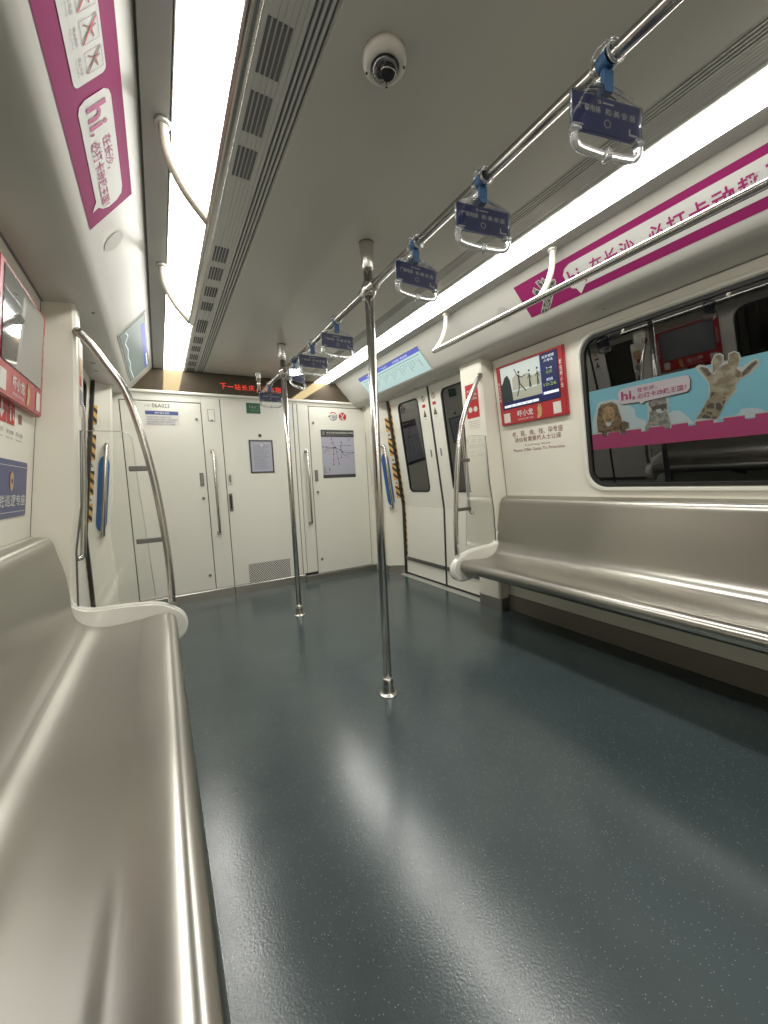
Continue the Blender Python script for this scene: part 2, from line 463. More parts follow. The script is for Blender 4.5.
PLY = {
  'ad_lion_halo': [[-1.309,-0.614],[-1.307,-0.54],[-1.294,-0.468],[-1.277,-0.444],[-1.248,-0.437],[-1.208,-0.436],[-1.178,-0.458],[-1.167,-0.498],[-1.154,-0.556],[-1.125,-0.567],[-1.123,-0.602],[-1.144,-0.613],[-1.142,-0.638],[-1.173,-0.634],[-1.175,-0.616],[-1.242,-0.611],[-1.247,-0.636],[-1.275,-0.633],[-1.275,-0.611]],
  'ad_lion_mane': [[-1.297,-0.601],[-1.298,-0.534],[-1.285,-0.47],[-1.267,-0.448],[-1.241,-0.448],[-1.209,-0.445],[-1.182,-0.464],[-1.173,-0.504],[-1.161,-0.555],[-1.159,-0.583],[-1.168,-0.61],[-1.245,-0.607]],
  'ad_lion_face': [[-1.261,-0.474],[-1.235,-0.465],[-1.207,-0.473],[-1.195,-0.5],[-1.201,-0.541],[-1.217,-0.568],[-1.232,-0.576],[-1.253,-0.562],[-1.263,-0.524]],
  'ad_lion_nose': [[-1.244,-0.531],[-1.219,-0.535],[-1.221,-0.549],[-1.232,-0.555],[-1.242,-0.546]],
  'ad_lion_chin': [[-1.248,-0.549],[-1.22,-0.553],[-1.222,-0.571],[-1.236,-0.576],[-1.248,-0.567]],
  'ad_lion_paw1': [[-1.274,-0.596],[-1.245,-0.6],[-1.247,-0.629],[-1.272,-0.626]],
  'ad_lion_paw2': [[-1.176,-0.574],[-1.154,-0.556],[-1.128,-0.57],[-1.128,-0.598],[-1.147,-0.606],[-1.145,-0.631],[-1.17,-0.627],[-1.173,-0.602]],
  'ad_rac_halo': [[-1.058,-0.628],[-1.053,-0.605],[-1.033,-0.568],[-1.033,-0.515],[-1.037,-0.475],[-1.027,-0.454],[-0.96,-0.465],[-0.938,-0.479],[-0.941,-0.551],[-0.929,-0.597],[-0.929,-0.632],[-0.959,-0.634],[-0.967,-0.614],[-1.014,-0.611],[-1.039,-0.634]],
  'ad_rac_body': [[-1.051,-0.625],[-1.047,-0.603],[-1.028,-0.569],[-1.025,-0.53],[-1.009,-0.519],[-0.952,-0.53],[-0.942,-0.563],[-0.935,-0.599],[-0.938,-0.628],[-0.959,-0.625],[-0.967,-0.608],[-1.019,-0.603],[-1.039,-0.627]],
  'ad_rac_head': [[-1.026,-0.461],[-1.01,-0.477],[-0.989,-0.472],[-0.963,-0.467],[-0.949,-0.476],[-0.945,-0.499],[-0.945,-0.531],[-0.964,-0.547],[-0.987,-0.544],[-1.012,-0.525],[-1.026,-0.497]],
  'ad_rac_mask': [[-1.015,-0.509],[-0.991,-0.503],[-0.968,-0.503],[-0.945,-0.506],[-0.949,-0.524],[-0.963,-0.528],[-0.98,-0.523],[-0.998,-0.528],[-1.011,-0.527]],
  'ad_rac_muzzle': [[-0.995,-0.525],[-0.974,-0.524],[-0.956,-0.529],[-0.958,-0.541],[-0.975,-0.546],[-0.99,-0.539]],
  'ad_rac_nose': [[-0.971,-0.525],[-0.958,-0.526],[-0.96,-0.536],[-0.969,-0.537]],
  'ad_bubble': [[-1.171,-0.449],[-1.172,-0.407],[-1.16,-0.389],[-1.14,-0.387],[-0.865,-0.389],[-0.852,-0.395],[-0.846,-0.411],[-0.848,-0.452],[-0.86,-0.465],[-1.043,-0.474],[-1.059,-0.485],[-1.068,-0.472],[-1.152,-0.468],[-1.166,-0.46]],
  'ad_hi': [[-1.154,-0.397],[-1.087,-0.412],[-1.09,-0.468],[-1.158,-0.455]],
  'ad_t1': [[-1.076,-0.398],[-0.986,-0.399],[-0.983,-0.428],[-1.075,-0.424]],
  'ad_t2': [[-1.075,-0.428],[-0.864,-0.432],[-0.861,-0.455],[-1.075,-0.456]],
  'ad_border': [[-1.333,-0.367],[-0.58,-0.364],[-0.582,-0.699],[-1.33,-0.698]],
  'ad_pinkTL': [[-1.331,-0.619],[-1.267,-0.62],[-1.148,-0.628],[-0.582,-0.613]],
  'ad_gir_halo': [[-0.848,-0.63],[-0.824,-0.583],[-0.78,-0.508],[-0.777,-0.458],[-0.787,-0.43],[-0.818,-0.381],[-0.826,-0.364],[-0.81,-0.355],[-0.779,-0.369],[-0.765,-0.39],[-0.766,-0.355],[-0.753,-0.327],[-0.735,-0.326],[-0.721,-0.339],[-0.72,-0.368],[-0.708,-0.366],[-0.706,-0.336],[-0.686,-0.332],[-0.67,-0.344],[-0.664,-0.369],[-0.672,-0.4],[-0.661,-0.408],[-0.639,-0.391],[-0.621,-0.382],[-0.607,-0.39],[-0.607,-0.409],[-0.632,-0.439],[-0.67,-0.458],[-0.681,-0.475],[-0.682,-0.504],[-0.702,-0.524],[-0.718,-0.545],[-0.739,-0.587],[-0.752,-0.636],[-0.765,-0.632],[-0.762,-0.606],[-0.824,-0.604]],
  'ad_gir_body': [[-0.829,-0.598],[-0.801,-0.55],[-0.778,-0.508],[-0.771,-0.469],[-0.78,-0.431],[-0.811,-0.373],[-0.804,-0.365],[-0.779,-0.379],[-0.763,-0.41],[-0.755,-0.413],[-0.74,-0.387],[-0.714,-0.379],[-0.687,-0.387],[-0.676,-0.413],[-0.662,-0.427],[-0.632,-0.397],[-0.616,-0.39],[-0.611,-0.401],[-0.636,-0.433],[-0.67,-0.453],[-0.685,-0.474],[-0.685,-0.493],[-0.705,-0.518],[-0.722,-0.545],[-0.747,-0.606],[-0.76,-0.609],[-0.764,-0.603]],
  'ad_gir_horn1': [[-0.761,-0.406],[-0.76,-0.352],[-0.749,-0.333],[-0.733,-0.333],[-0.725,-0.345],[-0.726,-0.366],[-0.742,-0.386]],
  'ad_gir_horn2': [[-0.709,-0.383],[-0.702,-0.342],[-0.686,-0.337],[-0.673,-0.348],[-0.67,-0.368],[-0.676,-0.404],[-0.688,-0.391]],
  'ad_gir_ear1': [[-0.802,-0.37],[-0.781,-0.383],[-0.765,-0.412],[-0.78,-0.416],[-0.798,-0.387]],
  'ad_gir_ear2': [[-0.662,-0.431],[-0.639,-0.405],[-0.618,-0.394],[-0.618,-0.404],[-0.64,-0.43],[-0.662,-0.446]],
  'ad_gir_eye': [[-0.684,-0.426],[-0.669,-0.422],[-0.664,-0.438],[-0.673,-0.448],[-0.683,-0.441]],
  'ad_gir_muzzle': [[-0.76,-0.426],[-0.735,-0.418],[-0.696,-0.432],[-0.685,-0.469],[-0.689,-0.492],[-0.709,-0.507],[-0.741,-0.486],[-0.76,-0.461]],
  'ad_gir_neck': [[-0.82,-0.594],[-0.792,-0.547],[-0.774,-0.509],[-0.767,-0.485],[-0.717,-0.521],[-0.722,-0.542],[-0.752,-0.61]],
  'ad_cloud1': [[-1.329,-0.612],[-1.326,-0.537],[-1.284,-0.434],[-1.204,-0.432],[-1.144,-0.454],[-1.095,-0.504],[-1.091,-0.545],[-1.042,-0.573],[-1.052,-0.632]],
  'ad_cloud2': [[-0.944,-0.62],[-0.942,-0.557],[-0.919,-0.542],[-0.892,-0.547],[-0.866,-0.576],[-0.837,-0.617]],
  'ad_cloud3': [[-0.748,-0.611],[-0.727,-0.604],[-0.703,-0.613],[-0.672,-0.594],[-0.668,-0.58],[-0.634,-0.581],[-0.605,-0.591],[-0.591,-0.603],[-0.574,-0.615],[-0.574,-0.629]],
  'ad_cren': [[-1.279,-0.598],[-1.234,-0.6],[-1.172,-0.605],[-1.128,-0.607],[-1.067,-0.606],[-1.038,-0.608],[-0.971,-0.614],[-0.933,-0.615],[-0.867,-0.62],[-0.833,-0.621],[-0.763,-0.615],[-0.724,-0.616],[-0.659,-0.616],[-0.621,-0.612]],
  'hand': [[-1.465,-0.261],[-1.421,-0.19],[-1.442,-0.164],[-1.453,-0.12],[-1.439,-0.105],[-1.423,-0.129],[-1.405,-0.138],[-1.407,-0.11],[-1.416,-0.085],[-1.398,-0.083],[-1.385,-0.121],[-1.385,-0.09],[-1.375,-0.082],[-1.363,-0.112],[-1.365,-0.131],[-1.337,-0.114],[-1.322,-0.117],[-1.324,-0.131],[-1.349,-0.16],[-1.385,-0.207],[-1.417,-0.27]],
}

Y0, Y1 = -2.6, 3.91        # modelled stretch of the car
LS = .10                   # the left side fittings sit slightly further along
def dy(s): return LS if s < 0 else 0.

# ------------------------------------------------------------------ setting
bm = B(); box(bm, -1.48, 1.48, Y0, 4.0, -.05, 0); struct('floor', bm, 'floor')

# ceiling: central flat sheet with slightly proud edge beads
bm = B()
prof = [(-.452, 2.104), (-.449, 2.098), (-.444, 2.100), (.444, 2.100), (.449, 2.098), (.452, 2.104)]
sheet(bm, prof, Y0, Y1); prism(bm, [(-1.1, 2.135), (1.1, 2.135), (1.1, 2.16), (-1.1, 2.16)], Y0, Y1)
struct('ceiling', bm, 'ceil')

tn = 0
def trim(bm, m, **k):
    global tn; tn += 1
    return struct('trim_%d' % tn, bm, m, **k)

for s in (1, -1):
    # grey band between lamp and cove
    bm = B(); prism(bm, [(s*.772, 2.100), (s*.842, 2.100), (s*.842, 2.13), (s*.772, 2.13)], Y0, Y1); trim(bm, 'band')
    # cove panel: sloped advertising face, rounded lower edge, flat underside to the wall
    low = catmull([(.848, 2.106), (.95, 1.994), (1.005, 1.933), (1.036, 1.899), (1.062, 1.881), (1.10, 1.870), (1.17, 1.862), (1.245, 1.856)], 6)
    low = [low[0]]+[p for p in low[6:]]
    prof = [(s*.851, 2.128)]+[(s*p[0], p[1]) for p in low]+[(s*1.262, 1.853), (s*1.262, 1.93)]
    bm = B(); sheet(bm, prof, Y0, Y1)
    o = trim(bm, 'cove'); autosmooth(o, 40)
    # dark shadow gap strip where the cove meets the wall
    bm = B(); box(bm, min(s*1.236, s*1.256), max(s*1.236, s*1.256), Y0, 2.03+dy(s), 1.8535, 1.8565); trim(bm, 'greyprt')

# side walls of the seat bay with window holes
WIN_Y0, WIN_Y1, WV0, WV1 = -.40, 1.365, vz(.945), vz(1.79)
def wall_profile_low(s): return [(xw(.75, s), .76), (xw(.75, s), 0.)]
wallobj = {}
for s, side in ((1, 'right'), (-1, 'left')):
    e = dy(s)
    ya, yb = Y0, 2.20
    uu = lambda y: -s*y
    o_ = sorted((uu(ya), uu(yb))); w_ = sorted((uu(WIN_Y0+e), uu(WIN_Y1+e)))
    bm = B()
    holed(bm, [(o_[0], vz(.75)), (o_[1], vz(.75)), (o_[1], vz(1.86)), (o_[0], vz(1.86))],
          [rrect(w_[0], w_[1], WV0, WV1, .10, 8)], .035)
    xform(bm, W(s))
    x = xw(.75, s)
    box(bm, min(x, x+s*.035), max(x, x+s*.035), ya, yb, 0, .752)
    # upper closure above the doors
    box(bm, min(s*1.262, s*1.30), max(s*1.262, s*1.30), 2.2+e, 3.6, 1.835, 1.93)
    wallobj[s] = struct('wall_'+side, bm, 'wall')
    # thin panel joint next to the pillar and one beyond the window
    bm = B()
    for y in (2.022+e,):
        q = [(uu(y)-.002, vz(.88)), (uu(y)+.002, vz(.88)), (uu(y)+.002, vz(1.85)), (uu(y)-.002, vz(1.85))]
        prism(bm, q, -.001, .0012, 'XY')
    xform(bm, W(s)); obj('panel_joint', bm, 'seal', wallobj[s])
    # window
    wn = thing('window_%d' % (1 if s > 0 else 2), '', '', W(s), kind='structure')
    bm = B(); holed(bm, rrect(w_[0]-.028, w_[1]+.028, WV0-.028, WV1+.028, .12, 8), [rrect(w_[0]+.002, w_[1]-.002, WV0+.002, WV1-.002, .10, 8)], .014)
    es = [e_ for e_ in bm.edges if all(v.co.z > -.001 for v in e_.verts) and len(e_.link_faces) == 2 and e_.calc_face_angle(0) > .5]
    bmesh.ops.bevel(bm, geom=es, offset=.008, segments=3, affect='EDGES')
    for v in bm.verts: v.co.z += .012
    autosmooth(obj('window_frame', bm, 'door', wn), 50)
    bm = B(); holed(bm, rrect(w_[0]+.001, w_[1]-.001, WV0+.001, WV1-.001, .10, 8), [rrect(w_[0]+.020, w_[1]-.020, WV0+.020, WV1-.020, .082, 8)], .02)
    for v in bm.verts: v.co.z += .008
    obj('window_gasket', bm, 'seal', wn)
    flat(wn, 'window_glass', rrect(w_[0]+.015, w_[1]-.015, WV0+.015, WV1-.015, .08, 8), 'pane', -.006)
    # skirting under the seat
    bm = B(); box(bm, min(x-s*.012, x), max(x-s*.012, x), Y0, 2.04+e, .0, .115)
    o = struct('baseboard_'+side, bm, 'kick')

# tunnel wall close outside the windows, so that the glass looks into a dark tunnel
bm = B()
for s in (1, -1):
    box(bm, min(s*1.95, s*2.05), max(s*1.95, s*2.05), Y0-.5, 4.4, -.3, 2.6)
box(bm, -2.05, 2.05, Y0-.6, Y0-.5, -.3, 2.6); box(bm, -2.05, 2.05, 4.4, 4.5, -.3, 2.6)
box(bm, -2.05, 2.05, Y0-.6, 4.5, 2.6, 2.7)
struct('wall_tunnel', bm, mat('tunnel_concrete', (.05, .05, .05, 1), .9, var=.3, scale=4))

# rear end wall of the modelled stretch
bm = B(); box(bm, -1.42, 1.42, Y0-.04, Y0, 0, 2.13); struct('wall_back', bm, 'wall')

# ---- cab wall (front): dark joint plane behind proud panels
bm = B(); box(bm, -1.30, 1.30, 3.922, 3.95, 0, 2.14)
struct('wall_front', bm, 'seal')
def fixed(o):
    global tn
    tn += 1; o.name = 'trim_%d' % tn; o['kind'] = 'structure'; return o
def cabslab(name, x0, x1, z0, z1, m='cab', parent=None, y=3.91, d=.012, r=.0, bev=.002):
    bm = B(); pts = rrect(x0, x1, z0, z1, r) if r else [(x0, z0), (x1, z0), (x1, z1), (x0, z1)]
    prism(bm, pts, y, y+d)
    if bev:
        es = [e for e in bm.edges if all(abs(v.co.y-y) < 1e-6 for v in e.verts)]
        bmesh.ops.bevel(bm, geom=es, offset=bev, segments=2, affect='EDGES')
    return obj(name, bm, m, parent)
G = .0035
# fixed posts and lintels of the cab wall
fixed(cabslab('post', -1.30, -1.115-G, .09, 1.83))
fixed(cabslab('post', -.497+G, -.331-G, .09, 1.885))
fixed(cabslab('post', .362+G, .405, .09, 1.885))
fixed(cabslab('post', .405+.005, .529-G, .09, 1.885))
fixed(cabslab('post', 1.195+G, 1.30, .05, 1.855))
fixed(cabslab('lintel', -1.30, -.497+G-.001, 1.822+G, 1.885))
fixed(cabslab('lintel', .529-G+.001, 1.30, 1.852+G, 1.885))
fixed(cabslab('lintel', -.331-G+.001, .362+G-.001, 1.882, 1.90, bev=0))
bm = B(); prism(bm, [(3.893, 1.888), (3.888, 1.895), (3.888, 1.906), (3.893, 1.913), (3.93, 1.913), (3.93, 1.888)], -1.08, 1.08, 'YZ'); fixed(obj('ledge', bm, 'cab'))
bm = B(); box(bm, -1.08, 1.08, 3.906, 3.93, 1.872, 1.888); fixed(obj('ledge', bm, 'cab'))
# cab door
d1 = thing('door_1', '', '', kind='structure')
dpan = cabslab('door_panel', -.331+G, .362-G, .088, 1.876, parent=d1, m='cab')
bm = B(); prism(bm, [(-.19, .062), (.226, .062), (.226, .278), (-.19, .278)], 3.9085, 3.9095); obj('vent_grille', bm, 'perf', d1)
for (x0, x1, z0, z1, mm) in ((-.313, -.279, 1.074, 1.18, 'sill'), (-.320, -.287, .815, .985, 'lock')):
    bm = B(); box(bm, x0, x1, 3.902, 3.911, z0, z1, .002); obj('lock_plate', bm, mm, d1)
    bm = B(); box(bm, x0+.009, x1-.009, 3.8995, 3.903, z0+.02, z1-.02, .001); obj('lock_recess', bm, 'lock' if mm == 'sill' else 'black', d1)
bm = B(); lathe(bm, [(.0, 0), (.014, 0), (.016, .004), (.016, .006)], seg=16); xform(bm, Matrix.Translation((.012, 3.905, 1.538)) @ Matrix.Rotation(PI/2, 4, 'X')); obj('peephole', bm, 'black', d1)

# equipment cabinet doors left and right of the cab door
def cab_cabinet(x0, x1, z0, z1, screws, lock, label):
    t = thing('cabinet_door', label, 'cabinet door', Matrix.Translation(((x0+x1)/2, 3.91, z0)))
    def par(o): o.parent = t; o.matrix_parent_inverse = t.matrix_world.inverted(); return o
    par(cabslab('door_panel', x0+G, x1-G, z0+G, z1-G))
    for (sx, sz) in screws:
        bm = B(); lathe(bm, [(0, 0), (.011, 0), (.013, .002), (.013, .006)], seg=14)
        xform(bm, Matrix.Translation((sx, 3.905, sz)) @ Matrix.Rotation(PI/2, 4, 'X')); par(obj('key_lock', bm, 'lock'))
    lx0, lx1, lz0, lz1 = lock
    bm = B(); box(bm, lx0, lx1, 3.903, 3.911, lz0, lz1, .002); lo = par(obj('latch_plate', bm, 'lock'))
    bm = B(); box(bm, lx0+.008, lx1-.008, 3.9005, 3.904, lz0+.015, lz1-.015, .001); k = obj('latch_lever', bm, 'greyprt'); k.parent = lo
    return t
# note: child of a parented part needs the same inverse chain; both empties are unrotated
cab_cabinet(-1.115, -.497, .088, 1.822, [(-.54, 1.675), (-.54, .955), (-.542, .228)], (-.556, -.522, 1.068, 1.19),
            'cream cabinet door left of the cab door, carrying number 06A023')
cab_cabinet(.529, 1.195, .062, 1.852, [(.572, 1.68), (.576, .947), (.578, .219)], (.557, .592, 1.064, 1.182),
            'cream cabinet door right of the cab door, carrying two round emblems')
bpy.context.view_layer.update()

# skirting along the cab wall
bm = B(); prism(bm, [(3.90, 0), (3.95, 0), (3.95, .088), (3.912, .088), (3.900, .078)], -1.28, -.335, 'YZ'); prism(bm, [(3.90, 0), (3.95, 0), (3.95, .085), (3.912, .085), (3.900, .075)], -.328, .38, 'YZ')
prism(bm, [(3.90, 0), (3.95, 0), (3.95, .062), (3.912, .062), (3.900, .055)], .386, 1.29, 'YZ')
struct('baseboard_front', bm, 'skirt')

# ------------------------------------------------------------------ door pillars
def pillar_x(z):
    T = [(0, 1.285), (.5, 1.262), (.8, 1.236), (1.0, 1.199), (1.36, 1.17), (1.86, 1.13)]
    for (a, xa), (b, xb) in zip(T[:-1], T[1:]):
        if z <= b: return xa+(xb-xa)*(z-a)/(b-a)
    return T[-1][1]
for s in (1, -1):
    e = dy(s)
    zs = [0, .1, .3, .5, .65, .8, .9, 1.0, 1.18, 1.36, 1.6, 1.873]
    bm = B(); rings = []
    for z in zs:
        x = pillar_x(z); c = .012
        pts = [(1.40, 2.03+e), (x+c, 2.03+e), (x, 2.03+e+c), (x, 2.25-c), (x+c, 2.25), (1.40, 2.25)]
        rings.append([bm.verts.new((s*a, b, z)) for a, b in pts])
    for r0, r1 in zip(rings[:-1], rings[1:]):
        for i in range(5): bm.faces.new([r0[i], r0[i+1], r1[i+1], r1[i]])
    bmesh.ops.recalc_face_normals(bm, faces=bm.faces)
    o = trim(bm, 'pillar'); autosmooth(o, 30)
    bm = B()  # metal foot of the pillar
    x = pillar_x(0)-.006
    pts = [(1.40, 2.024+e), (x+.012, 2.024+e), (x, 2.036+e), (x, 2.244), (x+.012, 2.256), (1.40, 2.256)]
    prism(bm, [(s*a, b) for a, b in pts], 0, .098, 'XY'); obj('pillar_foot', bm, 'skirt', o)

    # far pillar beside the cab wall: angled jamb then a return to the cab wall
    T = [(0, 1.235), (.5, 1.232), (.75, 1.243), (1.0, 1.200), (1.42, 1.165), (1.873, 1.13)]
    bm = B(); rings = []
    for z in (0, .25, .5, .65, .75, .85, 1.0, 1.2, 1.42, 1.65, 1.873):
        for (a, xa), (b, xb) in zip(T[:-1], T[1:]):
            if a <= z <= b: x = xa+(xb-xa)*(z-a)/(b-a)
        xo = xw(z)+.002
        pts = [(xo+.03, 3.47), (xo, 3.50), (x+.035, 3.582), (x+.012, 3.592), (x, 3.612), (x+.002, 3.64), (min(x+.04, 1.26), 3.915)]
        rings.append([bm.verts.new((s*a, b, z)) for a, b in pts])
    for r0, r1 in zip(rings[:-1], rings[1:]):
        for i in range(6): bm.faces.new([r0[i], r0[i+1], r1[i+1], r1[i]])
    bmesh.ops.recalc_face_normals(bm, faces=bm.faces)
    for f in bm.faces:
        if f.normal.y > 0: pass
    o = trim(bm, 'pillar'); autosmooth(o, 30)
    bm = B(); x = 1.235-.006
    pts = [(1.385, 3.494), (x+.03, 3.576), (x+.008, 3.588), (x, 3.61), (x+.03, 3.90), (1.40, 3.90)]
    prism(bm, [(s*a, b) for a, b in pts], 0, .095, 'XY'); obj('pillar_foot', bm, 'skirt', o)

# ------------------------------------------------------------------ sliding doors
def door_front(bm, s, ya, yb, hole, n=0.):
    """kinked leaf following the body side, with a window hole (y range, z range)"""
    uu = lambda y: -s*y
    a, b = sorted((uu(ya), uu(yb)))
    h0, h1 = sorted((uu(hole[0]), uu(hole[1])))
    b2 = bmesh.new()
    holed(b2, [(a, vz(.75)), (b, vz(.75)), (b, vz(1.856)), (a, vz(1.856))], [rrect(h0, h1, vz(hole[2]), vz(hole[3]), .055, 6)], .03)
    for v in b2.verts: v.co.z += n
    xform(b2, W(s)); me = bpy.data.meshes.new('tmp'); b2.to_mesh(me); b2.free(); bm.from_mesh(me); bpy.data.meshes.remove(me)
    x = xw(.75, s)-s*n
    box(bm, min(x, x+s*.03), max(x, x+s*.03), min(ya, yb), max(ya, yb), .028, .752)
dn = 1
for s in (1, -1):
    for far in (True, False):
        dn += 1
        e = 0.
        ya, yb = (2.80, 3.452) if far else (2.13, 2.778)
        hy = (2.955, 3.305) if far else (2.27, 2.625)
        rt = thing('door_%d' % dn, '', '', kind='structure')
        bm = B(); door_front(bm, s, ya, yb, (hy[0], hy[1], .905, 1.795)); obj('door_leaf', bm, 'door', rt)
        # glazing
        uu = lambda y: -s*y
        h0, h1 = sorted((uu(hy[0]), uu(hy[1])))
        bm = B(); holed(bm, rrect(h0+.0005, h1-.0005, vz(.9055), vz(1.7945), .055, 6), [rrect(h0+.014, h1-.014, vz(.919), vz(1.781), .042, 6)], .02)
        for v in bm.verts: v.co.z += .003
        xform(bm, W(s)); obj('window_gasket', bm, 'seal', rt)
        bm = B(); f = bm.faces.new([bm.verts.new((p[0], p[1], -.006)) for p in rrect(h0+.01, h1-.01, vz(.915), vz(1.785), .045, 6)]); xform(bm, W(s)); obj('window_glass', bm, 'dpane', rt)
        # black seal along the meeting edge, following the kink
        if far:
            y0, y1 = 2.778, 2.800
            bm = B()
            for (p, q) in (((xw(1.862), 1.862), (xw(.75), .75)), ((xw(.75), .75), (xw(.75), .02))):
                prism(bm, [(s*(p[0]-.004), p[1]), (s*(q[0]-.004), q[1]), (s*(q[0]+.03), q[1]), (s*(p[0]+.03), p[1])], y0, y1)
            obj('meeting_seal', bm, 'seal', rt)
            bm = B()
            for (p, q) in (((xw(1.862), 1.862), (xw(.75), .75)), ((xw(.75), .75), (xw(.75), .0))):
                prism(bm, [(s*(p[0]-(.022 if s < 0 else .010)), p[1]), (s*(q[0]-(.022 if s < 0 else .010)), q[1]), (s*(q[0]+.03), q[1]), (s*(p[0]+.03), p[1])], 3.458, 3.494)
            obj('edge_seal', bm, 'seal', rt)
        # recessed pull
        yc = 2.865 if far else 2.72
        bm = B(); prism(bm, rrect(uu(yc)-.008, uu(yc)+.008, vz(1.235), vz(1.305), .0075, 4), 0, .003, 'XY'); xform(bm, W(s)); obj('pull_recess', bm, 'greyprt', rt)
        # rubbing bar low on the leaf
        x = xw(.75, s)
        bm = B(); box(bm, min(x, x-s*.014), max(x, x-s*.014), ya+.003, yb-.003, .168, .205, .003); obj('rubbing_bar', bm, 'lock', rt)
        bm = B(); box(bm, min(x+s*.004, x+s*.03), max(x+s*.004, x+s*.03), ya, yb, .0, .028); obj('bottom_seal', bm, 'seal', rt)
    # threshold plate
    bm = B(); box(bm, min(s*1.318, s*1.42), max(s*1.318, s*1.42), 2.25, 3.497, .0, .006, .002)
    trim(bm, 'sill')
    # lintel strip above the doors
    bm = B(); box(bm, min(s*1.15, s*1.262), max(s*1.15, s*1.262), 2.245+dy(s), 3.6, 1.858, 1.88); trim(bm, 'cove')

